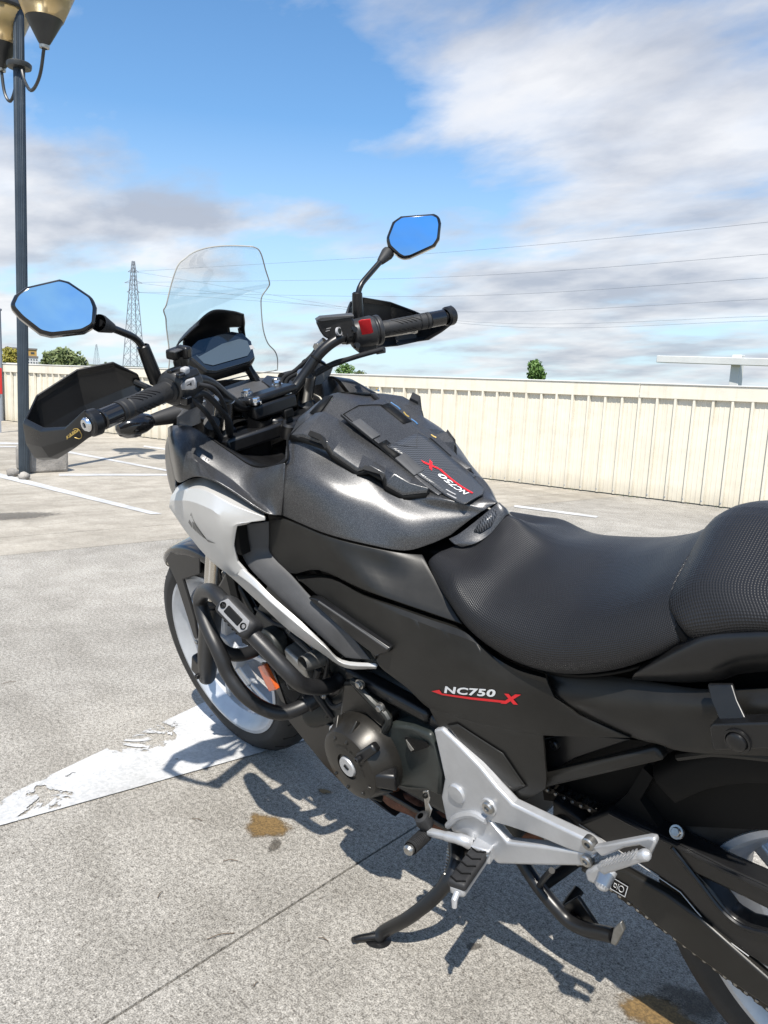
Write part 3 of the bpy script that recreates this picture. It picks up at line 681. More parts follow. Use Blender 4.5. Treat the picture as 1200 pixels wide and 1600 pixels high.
# ================================================================ MOTORCYCLE (built upright in its own axes: x forward, y left, z up; leans on its side stand)
bike = empty('motorcycle', (0, 0, 0), 'black and silver adventure motorcycle leaning on its side stand', 'motorcycle')
bike.rotation_euler = (R(-15.89), 0, 0)
def part(name, geo, m, parent=None, **kw): return add(name, geo, m, parent or bike, **kw)
def bolt(name, c, axis, r, m='chrome', parent=None, h=None, washer=True):
    h = h or r*.8; g = [g_lathe([(0, h), (r*.78, h), (r*.9, h*.82), (r*.9, 0)], c, axis, 6)]
    if washer: g.append(g_lathe([(r*.9, h*.22), (r*1.28, h*.2), (r*1.3, 0), (r*1.3, -.004)], c, axis, 16))
    return part(name, join(g), m, parent, sharp=25)
def cap_bolt(name, c, axis, r, m='steel', parent=None):
    o = part(name, g_lathe([(0, r*.25), (r*.42, r*.25), (r*.45, r*.6), (r*.85, r*.6), (r, r*.4), (r, -.006)], c, axis, 16), m, parent, sharp=30)
    return o

# ---------------------------------------------------------------- wheels
def wheel(cx, cz, r_out, half, name, disc_side, pivot_y=0.0):
    c = (cx, 0, cz); w = half
    wh = part(name, g_lathe([(.030, w*.75), (.050, w*.72), (.056, w*.45), (.05, 0), (.056, -w*.45), (.050, -w*.72), (.030, -w*.75)], c, (0, 1, 0), 36), 'wheel_silver')
    lip = .226
    tyre = [(lip-.006, w*.86), (lip+.006, w*.93), (lip+.022, w*1.02), (r_out-.048, w*1.03), (r_out-.026, w*.92), (r_out-.010, w*.62), (r_out-.002, w*.3), (r_out, 0)]
    tyre = tyre+[(r, -y) for r, y in tyre[-2::-1]]
    t = part('tyre', g_lathe(tyre, c, (0, 1, 0), 96), 'tyre_rubber', wh, sharp=60)
    gro = []
    for q in range(26):
        for s in (1, -1):
            a = 2*math.pi*(q+.25*s)/26; pts = []
            for f, (rr, yy) in enumerate(((r_out-.004, .012), (r_out-.009, w*.55), (r_out-.024, w*.86))):
                aa = a+f*.085; pts.append((cx+(rr+.0012+.004)*math.cos(aa), s*yy, cz+(rr+.0012+.004)*math.sin(aa)))
            gro.append(g_tube([Vector(p)-(Vector(p)-Vector((cx, p[1], cz))).normalized()*.0055 for p in pts], .0032, 5))
    part('tread_groove', join(gro), 'deep_black', t)
    o = t.children[0]; o['kind'] = 'stuff'
    rim = [(lip-.004, w*.84), (lip+.003, w*.90), (lip+.003, w*.97), (lip-.006, w*.99), (lip-.013, w*.9), (lip-.022, w*.66), (lip-.034, w*.42), (lip-.036, 0)]
    rim = rim+[(r, -y) for r, y in rim[-2::-1]]
    part('rim', g_lathe(rim, c, (0, 1, 0), 96), 'wheel_silver', wh, sharp=35)
    for q in range(5):
        a = 2*math.pi*q/5+.35; g = []
        for da in (-.17, .17):
            e = Vector((cx+.197*math.cos(a+da*1.25), w*.12, cz+.197*math.sin(a+da*1.25))); m_ = Vector((cx+.105*math.cos(a+da*.55), w*.3, cz+.105*math.sin(a+da*.55)))
            h = Vector((cx+.045*math.cos(a+da*.5), w*.34, cz+.045*math.sin(a+da*.5)))
            g += [g_beam(h, m_, .030, .017, .024, .016), g_beam(m_, e, .024, .016, .030, .022)]
        part('spoke', join(g), 'wheel_silver', wh, bevel=.004)
    pr = [(.155, 0), (.155, .005)] if disc_side > 0 else [(.155, 0), (.155, .005)]
    yd = disc_side*w*1.15
    d = part('brake_disc', g_lathe([(.095, yd-.0025), (.155, yd-.0025), (.155, yd+.0025), (.095, yd+.0025), (.095, yd-.0025)], c, (0, 1, 0), 60), 'steel', wh)
    part('disc_carrier', join([g_beam((cx+.04*math.cos(q*1.047), yd*.8, cz+.04*math.sin(q*1.047)), (cx+.098*math.cos(q*1.047), yd, cz+.098*math.sin(q*1.047)), .006, .018) for q in range(6)]), 'satin_black', wh)
    part('axle', g_lathe([(0, w*1.9), (.012, w*1.9), (.014, w*1.8), (.014, -w*1.8), (.012, -w*1.9), (0, -w*1.9)], c, (0, 1, 0), 16), 'steel', wh)
    part('valve', g_tube([(cx-.19, .005, cz+.05), (cx-.165, .012, cz+.044)], .004, 8), 'rubber', wh)
    return wh
wf = wheel(1.535, .300, .300, .058, 'front_wheel', -1)
wr = wheel(0.0, .312, .312, .078, 'rear_wheel', -1)

# ---------------------------------------------------------------- fork and front mudguard
SA = Vector((-math.sin(R(27)), 0, math.cos(R(27))))
for s in (1, -1):
    b = Vector((1.543, .105*s, .262))
    f = part('fork_tube', g_tube([b+SA*.25, b+SA*.86], .0205, 20), 'fork_chrome')
    part('fork_slider', g_lathe([(.012, -.015), (.020, -.012), (.024, .0), (.0265, .06), (.0275, .24), (.030, .27), (.030, .285), (.022, .29)], b, SA, 24), 'satin_black', f)
    part('axle_clamp', g_box(b+Vector((-.002, 0, .035)), (.052, .05, .062), (SA.cross(Vector((0, 1, 0))), (0, 1, 0), SA)), 'satin_black', f, bevel=.008)
    cap_bolt('clamp_bolt', b+Vector((.0, .027*s, .012)), (0, s, 0), .007, 'satin_black', f)
    part('dust_seal', g_lathe([(.0215, .285), (.027, .287), (.027, .298), (.0215, .304)], b, SA, 20), 'rubber', f)
rows = []
for th, hw in ((40, .012), (45, .036), (52, .052), (62, .060), (74, .063), (88, .064), (102, .064), (116, .062), (130, .058), (140, .050)):
    t = R(th); rows.append([(1.535+rr*math.cos(t), y*hw, .30+rr*math.sin(t)) for rr, y in ((.292, 1.06), (.308, 1.03), (.316, .85), (.320, .45), (.322, 0), (.320, -.45), (.316, -.85), (.308, -1.03), (.292, -1.06))])
fd = patch('front_mudguard', rows, 'gloss_black', bike, 2, 3, out=(0, 0, 1), thick=.003)
for s in (1, -1):
    g = [g_poly([(1.49, .068*s, .60), (1.645, .066*s, .585), (1.690, .064*s, .552), (1.642, .074*s, .50), (1.612, .084*s, .42), (1.592, .090*s, .355), (1.570, .092*s, .345), (1.562, .088*s, .42), (1.590, .078*s, .52), (1.50, .074*s, .555)], .008, (0, -s, 0))]
    part('mudguard_stay', join(g), 'satin_black', fd, bevel=.003)
    bolt('stay_bolt', (1.568, .094*s, .352), (0, s, 0), .007, 'steel', fd)
part('brake_caliper', join([g_box((1.455, -.085, .42), (.07, .05, .11), (SA.cross(Vector((0, 1, 0))), (0, 1, 0), SA)), g_box((1.45, -.06, .43), (.05, .05, .07), (SA.cross(Vector((0, 1, 0))), (0, 1, 0), SA))]), 'satin_black', bevel=.008)

# ---------------------------------------------------------------- inner mass: frame, engine, radiator
part('frame', join([g_box((.90, 0, .70), (.34, .24, .22)), g_box((.66, 0, .72), (.20, .15, .14)), g_box((.66, 0, .60), (.28, .24, .24)), g_box((.30, 0, .70), (.72, .19, .10)), g_box((.0, 0, .76), (.5, .2, .10)),
      g_tube([(1.17, .03, .86), (1.02, .10, .76), (.80, .12, .60)], .02, 10), g_tube([(1.17, -.03, .86), (1.02, -.10, .76), (.80, -.12, .60)], .02, 10)]), 'deep_black', bevel=.02)
eng = part('engine_block', join([g_box((.76, 0, .42), (.40, .30, .26)), g_beam((.86, 0, .46), (1.06, 0, .62), .27, .22), g_box((.66, 0, .33), (.25, .22, .14))]), 'engine_black', bevel=.02)
part('cylinder_head', join([g_beam((1.00, 0, .565), (1.09, 0, .64), .31, .20)]+[g_beam((.90+.026*q, 0, .47+.021*q), (.905+.026*q, 0, .474+.021*q), .30, .23) for q in range(5)]), 'engine_black', eng, bevel=.006)
part('radiator', join([g_box((1.20, 0, .66), (.03, .32, .34))]+[g_box((1.182, 0, .52+.014*q), (.008, .30, .003)) for q in range(20)]), 'deep_black', bevel=.004)
part('radiator_shroud', g_poly([(1.277, 0.155, 0.6091), (1.221, 0.155, 0.661), (1.191, 0.155, 0.6498), (1.148, 0.155, 0.5742), (1.185, 0.155, 0.5391), (1.24, 0.155, 0.5489)], .02), 'satin_black', bevel=.006)
part('horn', g_lathe([(0, .03), (.03, .03), (.036, .02), (.036, 0), (.02, -.02), (0, -.02)], (1.049, 0.175, 0.55), (-.1, 1, .2), 24), 'engine_black', bevel=.002)
part('water_hose', g_tube(spline([(1.204, 0.13, 0.5892), (1.165, 0.15, 0.5549), (1.118, 0.15, 0.522), (1.067, 0.14, 0.502)], 6), .014, 12), 'rubber')
part('ignition_coil', join([g_box((0.9792, 0.165, 0.5197), (.062, .05, .058), (V((0.933, 0.165, 0.5149))-V((1.005, 0.165, 0.5421)), (0, 1, 0), (0, 0, 1))), g_lathe([(.014, .03), (.018, .0), (.018, -.03)], (0.9038, 0.19, 0.5665), (0, 1, .2), 14)]), 'engine_alloy', bevel=.008)
part('throttle_body', join([g_lathe([(.012, .03), (.024, .025), (.026, -.03), (.015, -.035)], (1.048, 0.16, 0.5486), (0, 1, -.1), 18), g_box((1.055, 0.14, 0.5179), (.06, .05, .03))]), 'engine_black', bevel=.005)
for pts, r, m in (([(0.9962, 0.17, 0.5837), (0.9438, 0.175, 0.571), (0.9085, 0.17, 0.5402), (0.9175, 0.15, 0.4945)], .005, 'rubber'), ([(0.9081, 0.17, 0.5823), (0.8854, 0.175, 0.5617), (0.9121, 0.17, 0.5133), (0.9578, 0.16, 0.4622)], .004, 'rubber'),
                  ([(0.9517, 0.15, 0.4407), (0.903, 0.17, 0.4485), (0.8635, 0.17, 0.4709)], .006, 'rubber'), ([(0.9276, 0.17, 0.5266), (0.959, 0.17, 0.4719), (0.9525, 0.16, 0.4311), (0.9434, 0.15, 0.3982)], .007, 'rubber')):
    part('engine_hose', g_tube(spline(pts, 5), r, 8), m, eng)
part('oil_filter', g_lathe([(0, .04), (.030, .04), (.034, .03), (.034, -.03)], (1.01, 0.12, 0.3731), (.8, .5, -.2), 20), 'engine_black', eng)
# rear upper engine cover, alternator cover, sprocket cover
part('upper_case_cover', g_poly([(0.8409, 0.185, 0.5355), (0.8078, 0.185, 0.5486), (0.8001, 0.185, 0.5378), (0.7315, 0.185, 0.4968), (0.7471, 0.185, 0.4702), (0.7874, 0.185, 0.484), (0.8333, 0.185, 0.4673), (0.8794, 0.185, 0.4302), (0.8598, 0.185, 0.484)], .05), 'bronze_cover', eng, bevel=.008, seg=3)
part('case_rim', g_tube(spline([(0.8138, 0.18, 0.5463), (0.7974, 0.182, 0.5411), (0.7652, 0.182, 0.5207), (0.729, 0.182, 0.5), (0.7487, 0.18, 0.4637)], 4), .007, 8), 'engine_black', eng)
for q in ((562,1070), (594,1107), (603,1130)):
    pass
for c in ((0.7887, 0.185, 0.55), (0.7431, 0.185, 0.5176)): bolt('case_bolt', c, (0, 1, 0), .0075, 'steel', eng)
AC = V((0.8017, 0.205, 0.3992))
alt = part('alternator_cover', g_lathe([(.083, -.06), (.083, -.014), (.081, -.004), (.070, .0235), (.0675, .0275), (.064, .0290), (.045, .0315), (.026, .033), (.026, .029), (.019, .029)], AC, (0, 1, 0), 56), 'bronze_cover', sharp=16)
part('inspection_cap', g_lathe([(0, .032), (.006, .032), (.0065, .035), (.0185, .035), (.020, .032), (.020, .025)], AC, (0, 1, 0), 28), 'cast_silver', alt)
part('cap_slot', g_box(AC+Vector((0, .0355, 0)), (.012, .002, .003), ((.9, 0, .3), (0, 1, 0), (-.3, 0, .9))), 'deep_black', alt)
for a in (65, 100, 205, 240, 285, 320):
    d = Vector((math.cos(R(a)), 0, math.sin(R(a))))
    part('cover_rib', g_beam(AC+d*.052+Vector((0, .031, 0)), AC+d*.086+Vector((0, .000, 0)), .010, .006, .012, .004, side=(0, 1, 0)), 'bronze_cover', alt, bevel=.002)
d = Vector((math.cos(R(138)), 0, math.sin(R(138))))
part('cable_guide', g_beam(AC+d*.052+Vector((0, .030, 0)), AC+d*.094+Vector((0, .012, 0)), .016, .020, .020, .018, side=(0, 1, 0)), 'satin_black', alt, bevel=.005)
cap_bolt('guide_bolt', AC+d*.062+Vector((0, .041, 0)), (0, 1, 0), .006, 'satin_black', alt)
d = Vector((math.cos(R(185)), 0, math.sin(R(185))))
part('sensor_housing', g_beam(AC+d*.058+Vector((0, .022, 0)), AC+d*.092+Vector((0, -.004, 0)), .018, .03, .03, .036, side=(0, 1, 0)), 'satin_black', alt, bevel=.006)
for a in (10, 330): 
    d = Vector((math.cos(R(a)), 0, math.sin(R(a)))); cap_bolt('cover_bolt', AC+d*.088+Vector((0, -.015, 0)), (0, 1, 0), .010, 'cast_silver', alt)
tx = g_text('HONDA MOTOR CO', (0, 0, 0), (1, 0, 0), (0, 1, 0), .0088, sp=1.15, bold=.01)
vs = []
wtx = max(v.x for v in tx[0])
for v in tx[0]:
    a = R(118)-( -(v.x-wtx/2)/.040)*-1; rr = .0385+v.y
    a = R(62)+(v.x-wtx/2)/.0385; vs.append(AC+Vector((-math.cos(math.pi-a)*-1*rr if False else -rr*math.sin(a-R(62)), .0335, rr*math.cos(a-R(62)))))
rot = R(-28)
vs = [AC+Vector(((v-AC).x*math.cos(rot)+(v-AC).z*math.sin(rot), .0335, -(v-AC).x*math.sin(rot)+(v-AC).z*math.cos(rot))) for v in vs]
part('maker_lettering', (vs, tx[1]), 'engine_black', alt, fixn=False)
spc = part('sprocket_cover', g_poly([(0.7326, 0.18, 0.4852), (0.6737, 0.185, 0.5044), (0.6267, 0.185, 0.511), (0.6192, 0.188, 0.4893), (0.6095, 0.188, 0.438), (0.6262, 0.185, 0.381), (0.6512, 0.183, 0.3767), (0.7051, 0.183, 0.3541), (0.7401, 0.18, 0.3406), (0.7519, 0.178, 0.3494), (0.7329, 0.178, 0.4166), (0.7569, 0.176, 0.4522)], .06), 'green_black', bevel=.010, seg=3)
part('cover_opening', g_poly([(0.6863, 0.1895, 0.481), (0.6362, 0.1895, 0.4919), (0.6316, 0.1895, 0.4848), (0.6658, 0.1895, 0.4607), (0.6775, 0.1895, 0.4555)], .004), 'deep_black', spc)
part('opening_web', g_poly([(0.682, 0.191, 0.4798), (0.6665, 0.191, 0.4653), (0.6737, 0.191, 0.4595), (0.6787, 0.191, 0.4653)], .004), 'engine_alloy', spc)
part('bash_plate', join([g_poly([(1.139, 0.14, 0.3114), (1.083, 0.14, 0.3482), (0.9715, 0.14, 0.3591), (0.97, 0.14, 0.3343), (0.9781, 0.135, 0.2395), (0.934, 0.13, 0.2107), (0.8428, 0.12, 0.174), (0.9203, 0.125, 0.1906), (0.9706, 0.13, 0.1859), (1.039, 0.135, 0.2265)], .03), g_box((.83, 0, .225), (.36, .24, .012))]), 'satin_black', bevel=.003)
part('exhaust_pipe', g_tube(spline([(1.07, .04, .52), (1.12, .03, .40), (1.02, .04, .26), (.86, .085, .262), (0.8686, 0.1, 0.2088), (0.7945, 0.1, 0.2139), (0.719, 0.095, 0.2121), (.45, .0, .26), (.3, -.15, .30), (.0, -.2, .42)], 6), .021, 14), 'rusty_pipe')
part('silencer', g_lathe([(0, .0), (.05, .01), (.055, .05), (.055, .36), (.04, .42), (0, .425)], (.22, -.21, .33), (-.9, -.08, .38), 28), 'satin_black')
# ---------------------------------------------------------------- crash bars
def crash():
    cb = part('crash_bar', g_tube(spline([(0.8896, 0.15, 0.5072), (0.8917, 0.17, 0.5048), (0.884, 0.205, 0.5203), (0.8769, 0.245, 0.5511), (0.8787, 0.265, 0.5844), (0.9153, 0.275, 0.6241), (0.9515, 0.28, 0.6525), (0.9888, 0.283, 0.683), (1.023, 0.283, 0.703), (1.059, 0.278, 0.709), (1.111, 0.268, 0.6928), (1.15, 0.262, 0.6618), (1.143, 0.268, 0.6334), (1.12, 0.275, 0.6074), (1.098, 0.28, 0.5847), (1.083, 0.282, 0.5571), (1.073, 0.282, 0.5271), (1.047, 0.275, 0.4866), (1.028, 0.252, 0.4475), (1.006, 0.225, 0.4277), (0.9915, 0.188, 0.4251), (0.9806, 0.158, 0.433)], 5), .0148, 16), 'powder_black')
    part('brace_tube', g_tube(spline([(1.103, 0.278, 0.5907), (1.098, 0.272, 0.5705), (1.091, 0.258, 0.5535), (1.089, 0.235, 0.5406), (1.09, 0.21, 0.5344), (1.098, 0.18, 0.5284), (1.11, 0.15, 0.5182)], 5), .0135, 14), 'powder_black', cb)
    part('bar_clamp', g_tube([(0.9899, 0.176, 0.4247), (0.9804, 0.15, 0.4315)], .0185, 16), 'powder_black', cb, bevel=.003)
    a, b = V((1.015, 0.283, 0.701)), V((0.9404, 0.28, 0.6558)); t = (b-a).normalized(); n = Vector((0, 1, 0)); n = (n-t*n.dot(t)).normalized(); u = t.cross(n)
    n2 = (n*.62+Vector((0, 0, 1))*.78); n2 = (n2-t*n2.dot(t)).normalized(); u2 = t.cross(n2); c = (a+b)/2
    pd = part('slider_pad', g_box(c, ((b-a).length, .040, .046), (t, u2, n2)), 'rubber', cb, bevel=.010, seg=3)
    L = (b-a).length
    fr = [c+n2*.0245+t*L*x+u2*y for x, y in ((-.44, 0), (-.36, .014), (.36, .014), (.44, 0), (.36, -.014), (-.36, -.014))]
    part('pad_frame', g_poly(fr, .004, -n2), 'speckle_plastic', pd, bevel=.0012)
    part('pad_inlay', g_box(c+n2*.0252, (L*.46, .015, .003), (t, u2, n2)), 'deep_black', pd, bevel=.002)
    for x in (-.33, .33): part('pad_screw', g_lathe([(0, .0), (.004, .0), (.005, .0025), (.006, .0025), (.006, -.003)], c+n2*.0245+t*L*x, n2, 14), 'deep_black', pd)
    us = u2 if u2.y > 0 else -u2
    for i in range(5): part('pad_groove', g_box(c+us*.0205+t*L*(-.26+.13*i), (.003, .002, .030), (t, u2, n2)), 'deep_black', pd)
    return cb
cb = crash(); mirrored(cb)
mb = part('mount_bracket', join([g_poly([(0.9634, 0.155, 0.4633), (0.8871, 0.155, 0.5166), (0.874, 0.155, 0.5097), (0.9081, 0.152, 0.464), (0.9653, 0.15, 0.4203), (0.9954, 0.15, 0.4151)], .008), g_poly([(0.9195, 0.145, 0.5085), (0.8506, 0.145, 0.546), (0.8473, 0.145, 0.5304), (0.9011, 0.145, 0.4917)], .012)]), 'satin_black', bevel=.002)
for q in ((0.949, 0.158, 0.4523), (0.8994, 0.158, 0.4996), (0.9236, 0.158, 0.4735)): bolt('bracket_bolt', q, (0, 1, .2), .0065, 'steel', mb)
part('head_bracket', join([g_poly([(1.035, 0.16, 0.5991), (0.9705, 0.165, 0.5888), (0.923, 0.165, 0.5638), (0.9132, 0.165, 0.5444), (0.9353, 0.165, 0.5343), (0.9951, 0.165, 0.5613), (1.047, 0.16, 0.5753)], .006)]), 'engine_alloy', eng, bevel=.0015)
for q in ((1.004, 0.168, 0.5877), (0.931, 0.17, 0.5554)): cap_bolt('head_bolt', q, (0, 1, .2), .006, 'steel', eng)
for q, r_ in (((1.107, 0.14, 0.4574), .020), ((1.067, 0.14, 0.4301), .016), ((1.173, 0.13, 0.3969), .018)): part('engine_stud_cover', g_lathe([(0, .020), (r_*.6, .018), (r_, .008), (r_, -.03)], q, (.3, 1, 0), 18), 'engine_black', eng)
part('wiring_loom', g_tube(spline([(1.139, 0.15, 0.5925), (1.054, 0.165, 0.586), (0.9605, 0.17, 0.6013), (0.8917, 0.17, 0.5736), (0.8488, 0.165, 0.5505), (0.7672, 0.165, 0.5317)], 6), .0045, 8), 'rubber', eng)
for t_ in (.3, .55, .8): 
    q = V((1.054, 0.165, 0.586)).lerp(V((0.8488, 0.165, 0.5505)), t_); part('loom_clip', g_lathe([(.006, -.002), (.0065, .002)], q, (-.6, 0, -.4), 10), 'steel', eng)
rf = part('side_reflector', g_poly([(1.103, 0.2, 0.4885), (1.075, 0.2, 0.5022), (1.048, 0.2, 0.4521), (1.08, 0.2, 0.4358)], .010), 'amber', bevel=.002)
part('reflector_bracket', g_poly([(1.098, 0.192, 0.4951), (1.058, 0.192, 0.5083), (1.077, 0.17, 0.3896), (1.075, 0.15, 0.3621), (1.09, 0.17, 0.3911)], .004), 'satin_black', rf)

# ---------------------------------------------------------------- bodywork
def low(p, dz): return (p[0], p[1], p[2]-dz)
lid_rows = [
    sym_row([(0.9169, 0.186, 0.8534), (0.9065, 0.182, 0.8955), (0.9075, 0.168, 0.9318), (0.934, 0.134, 0.9686), (.945, .105, .986), (.972, .064, .996), (.985, 0, 1.002)]),
    sym_row([(0.8828, 0.184, 0.8475), (0.871, 0.18, 0.8906), (0.8693, 0.164, 0.9271), (0.8975, 0.126, 0.9661), low((0.8873, 0.111, 1.003), .014), (.935, .060, 1.006), (.940, 0, 1.022)]),
    sym_row([(0.8062, 0.18, 0.836), (0.8093, 0.17, 0.8733), (0.8157, 0.15, 0.9109), (0.8443, 0.112, 0.9428), low((0.8399, 0.098, 0.9755), .020), (.868, .045, .984), (.872, 0, .994)]),
    sym_row([(0.7356, 0.151, 0.8182), (0.7432, 0.137, 0.849), (0.7536, 0.122, 0.8792), (0.7781, 0.099, 0.912), low((0.7853, 0.084, 0.9357), .018), (.793, .045, .940), (.785, 0, .941)]),
    sym_row([(0.6888, 0.12, 0.8045), (0.6894, 0.111, 0.8304), (0.7, 0.098, 0.8551), (0.7276, 0.08, 0.8793), low((0.727, 0.068, 0.8956), .012), (.712, .045, .891), (.695, 0, .885)]),
    sym_row([(0.6595, 0.089, 0.8091), (0.6542, 0.079, 0.8265), (0.6563, 0.07, 0.8451), (0.6699, 0.061, 0.8619), (.655, .052, .874), (.645, .038, .872), (.637, 0, .871)]),
    sym_row([(0.6363, 0.063, 0.8189), (0.6214, 0.046, 0.833), (0.6112, 0.034, 0.8424), (0.6045, 0.025, 0.8479), (0.5991, 0.018, 0.8517), (0.5945, 0.01, 0.855), (0.586, 0, 0.8604)]),
]
lid = patch('tank_lid', lid_rows, 'pearl_grey', bike, 5, 6, out=(0, 0, 1), thick=.004, bevel=.0016)
part('lid_front_wall', g_patch([sym_row([(0.9184, 0.185, 0.8527), (0.9104, 0.166, 0.9308), (0.9382, 0.13, 0.9598), (.972, .064, .994), (.985, 0, 1.002)]), sym_row([(.93, .15, .84), (.95, .13, .90), (.98, .11, .93), (1.01, .06, .95), (1.01, 0, .95)])], 4, 4, (1, 0, 0))[:2], 'satin_black', lid, thick=.003)
RAIL = [[(0.9299, 0.131, 0.9821), (0.928, 0.128, 0.9884), (0.9208, 0.1031, 1.002), (0.9213, 0.069, 1.012)],
        [(0.8959, 0.127, 0.9793), (0.8942, 0.124, 0.9854), (0.8962, 0.0972, 0.995), (0.904, 0.062, 1.007)],
        [(0.8445, 0.118, 0.9664), (0.8429, 0.115, 0.9725), (0.8593, 0.0907, 0.9797), (0.8761, 0.056, 0.9936)],
        [(0.8385, 0.114, 0.9498), (0.8369, 0.111, 0.9559), (0.8406, 0.087, 0.9672), (0.8564, 0.054, 0.9794)],
        [(0.7929, 0.104, 0.9209), (0.7915, 0.101, 0.9269), (0.7976, 0.0806, 0.9432), (0.8095, 0.052, 0.9563)],
        [(0.7681, 0.099, 0.928), (0.7667, 0.096, 0.9339), (0.7754, 0.0774, 0.9334), (0.786, 0.051, 0.9445)],
        [(0.7436, 0.09, 0.9134), (0.7424, 0.087, 0.9192), (0.7545, 0.0737, 0.9218), (0.7632, 0.05, 0.9317)],
        [(0.7447, 0.088, 0.8967), (0.7434, 0.085, 0.9027), (0.7379, 0.0709, 0.9123), (0.7439, 0.05, 0.9214)],
        [(0.7195, 0.076, 0.879), (0.7183, 0.073, 0.885), (0.7115, 0.0639, 0.8979), (0.7151, 0.049, 0.9053)],
        [(0.6818, 0.058, 0.8826), (0.6806, 0.055, 0.8884), (0.6804, 0.0535, 0.8903), (0.6875, 0.048, 0.8861)]]
rl = patch('tank_rail', [[V(p)+Vector((0, .0005, -.006+.007*min(1, i_/1.0))) for p in r] for i_, r in enumerate(RAIL)], 'pearl_grey', bike, 1, 1, out=(0, .3, 1), thick=.010, bevel=.0018, lu=True, lv=True, seg=2, sharp=16)
gv = patch('rail_groove', [[V(p)+Vector((0, .0040-.007*(q/3), -.0055)) for q, p in enumerate(r)] for r in RAIL], 'deep_black', rl, 1, 1, out=(0, .3, 1), thick=.006, bevel=0, lu=True, lv=True)
mirrored(rl)
for pts in ([(0.8763, 0.1225, 0.9808), (0.8518, 0.12, 0.9743), (0.842, 0.112, 0.9454), (0.842, 0.11, 0.9539), (0.8466, 0.118, 0.9832), (0.8687, 0.121, 0.989)], [(0.7768, 0.1005, 0.924), (0.7463, 0.09, 0.9153), (0.7436, 0.086, 0.8973), (0.7446, 0.084, 0.9089), (0.754, 0.09, 0.9222), (0.77, 0.098, 0.9308)]):
    o = part('notch_shade_insert', g_poly([V(p)+Vector((0, .006, .006)) for p in pts], .012, (0, -.7, -.7)), 'rubber', lid); mirrored(o, lid)  # dark inserts carry the recess shade below the rail notches
# recessed deck between the rails, with its steps and the carbon pad
def deck_pt(u, v, h=0.0):
    """u 0..1 front to rear, v -1..1 right to left"""
    ctr = spline([(.880, 0, 1.0075), (.785, 0, .9525), (.690, 0, .8915), (.635, 0, .8702), (.592, 0, .8655)], 8); f = u*(len(ctr)-1); i = min(int(f), len(ctr)-2); c = ctr[i].lerp(ctr[i+1], f-i)
    hw = .047-.006*u
    t = (ctr[min(i+1, len(ctr)-1)]-ctr[i]).normalized(); n = Vector((-t.z, 0, t.x)); n = n if n.z > 0 else -n
    return c+Vector((0, v*hw, 0))-n*(.0025*v*v)+n*h
def deck_grid(u0, u1, v0, v1, h, nu=12, nv=8):
    vs = [deck_pt(u0+(u1-u0)*i/nu, v0+(v1-v0)*j/nv, h) for i in range(nu+1) for j in range(nv+1)]
    uv = [((u0+(u1-u0)*i/nu)*.36, (v0+(v1-v0)*j/nv)*.047) for i in range(nu+1) for j in range(nv+1)]
    return vs, [(i*(nv+1)+j, i*(nv+1)+j+1, (i+1)*(nv+1)+j+1, (i+1)*(nv+1)+j) for i in range(nu) for j in range(nv)], uv
def deck_poly(outl, h):
    """outline in (u,v) on the deck, filled as a fan-free strip grid clipped by scan rows"""
    n = 26; us = [p[0] for p in outl]; u0, u1 = min(us), max(us); vs, fs, uv = [], [], []
    for i in range(n+1):
        u = u0+(u1-u0)*(i+.0001)/(n+.0002); xs = []
        for a, b in zip(outl, outl[1:]+outl[:1]):
            if (a[0]-u)*(b[0]-u) < 0: xs.append(a[1]+(b[1]-a[1])*(u-a[0])/(b[0]-a[0]))
        lo, hi = (min(xs), max(xs)) if xs else (0, 0)
        for j in range(9):
            v = lo+(hi-lo)*j/8; vs.append(deck_pt(u, v, h)); uv.append((u*.36, v*.047))
    for i in range(n):
        for j in range(8): fs.append((i*9+j, i*9+j+1, (i+1)*9+j+1, (i+1)*9+j))
    return vs, fs, uv
vs, fs, uv = deck_grid(.02, .60, -1.12, 1.12, .0030); dk = add('deck_panel', (vs, fs), 'pearl_grey', bike, thick=.006, bevel=.001, uv=uv)
for u0, u1, v0, v1 in ((.09, .21, .74, 1.16), (.33, .43, .60, 1.14)):
    vs, fs, uv = deck_grid(u0, u1, v0, v1, .0058, 4, 3); add('deck_step', (vs, fs), 'grey_plastic', dk, thick=.004, bevel=.0008)
for u0, u1, v0, v1 in ((.06, .20, -1.10, -.62), (.31, .42, -1.10, -.72), (.24, .33, .70, 1.12)):
    vs, fs, uv = deck_grid(u0, u1, v0, v1, .0040, 4, 2); add('rail_slot', (vs, fs), 'deep_black', dk, thick=.002)
add('deck_seam', g_tube([deck_pt(u, v, .0036) for u, v in ((.30, 1.12), (.03, 1.06), (.02, .2), (.05, -.5), (.06, -.7))], .0011, 5), 'deep_black', dk)
OUT = [(.27, .95), (.27, .72), (.30, .40), (.33, -.05), (.30, -.36), (.27, -.72), (.30, -.92), (.41, -.95), (.55, -.95), (.80, -.45), (.88, .05), (.86, 1.05), (.58, .96), (.50, .92), (.44, 1.0), (.33, .8)]
vs, fs, uv = deck_poly(OUT, .0044)
pad = add('carbon_pad', (vs, fs), 'carbon', bike, thick=.0016, uv=uv)
add('pad_border', g_tube([deck_pt(u, v, .0056) for u, v in OUT+OUT[:1]], .00045, 5), 'grey_plastic', pad)
for u0, u1, v0, v1 in ((.60, .70, .70, .76), (.64, .74, .88, .94)):
    vs, fs, uv = deck_grid(u0, u1, v0, v1, .0056, 4, 2); add('pad_slash', (vs, fs), 'grey_decal', pad)
def on_deck(geo, u0, u1, vofs, dv, h):
    mx = max(v.x for v in geo[0]); return [deck_pt(u0+(u1-u0)*v.x/mx, vofs+((u0+(u1-u0)*v.x/mx)-.43)*.55+v.y*dv, h) for v in geo[0]], geo[1]
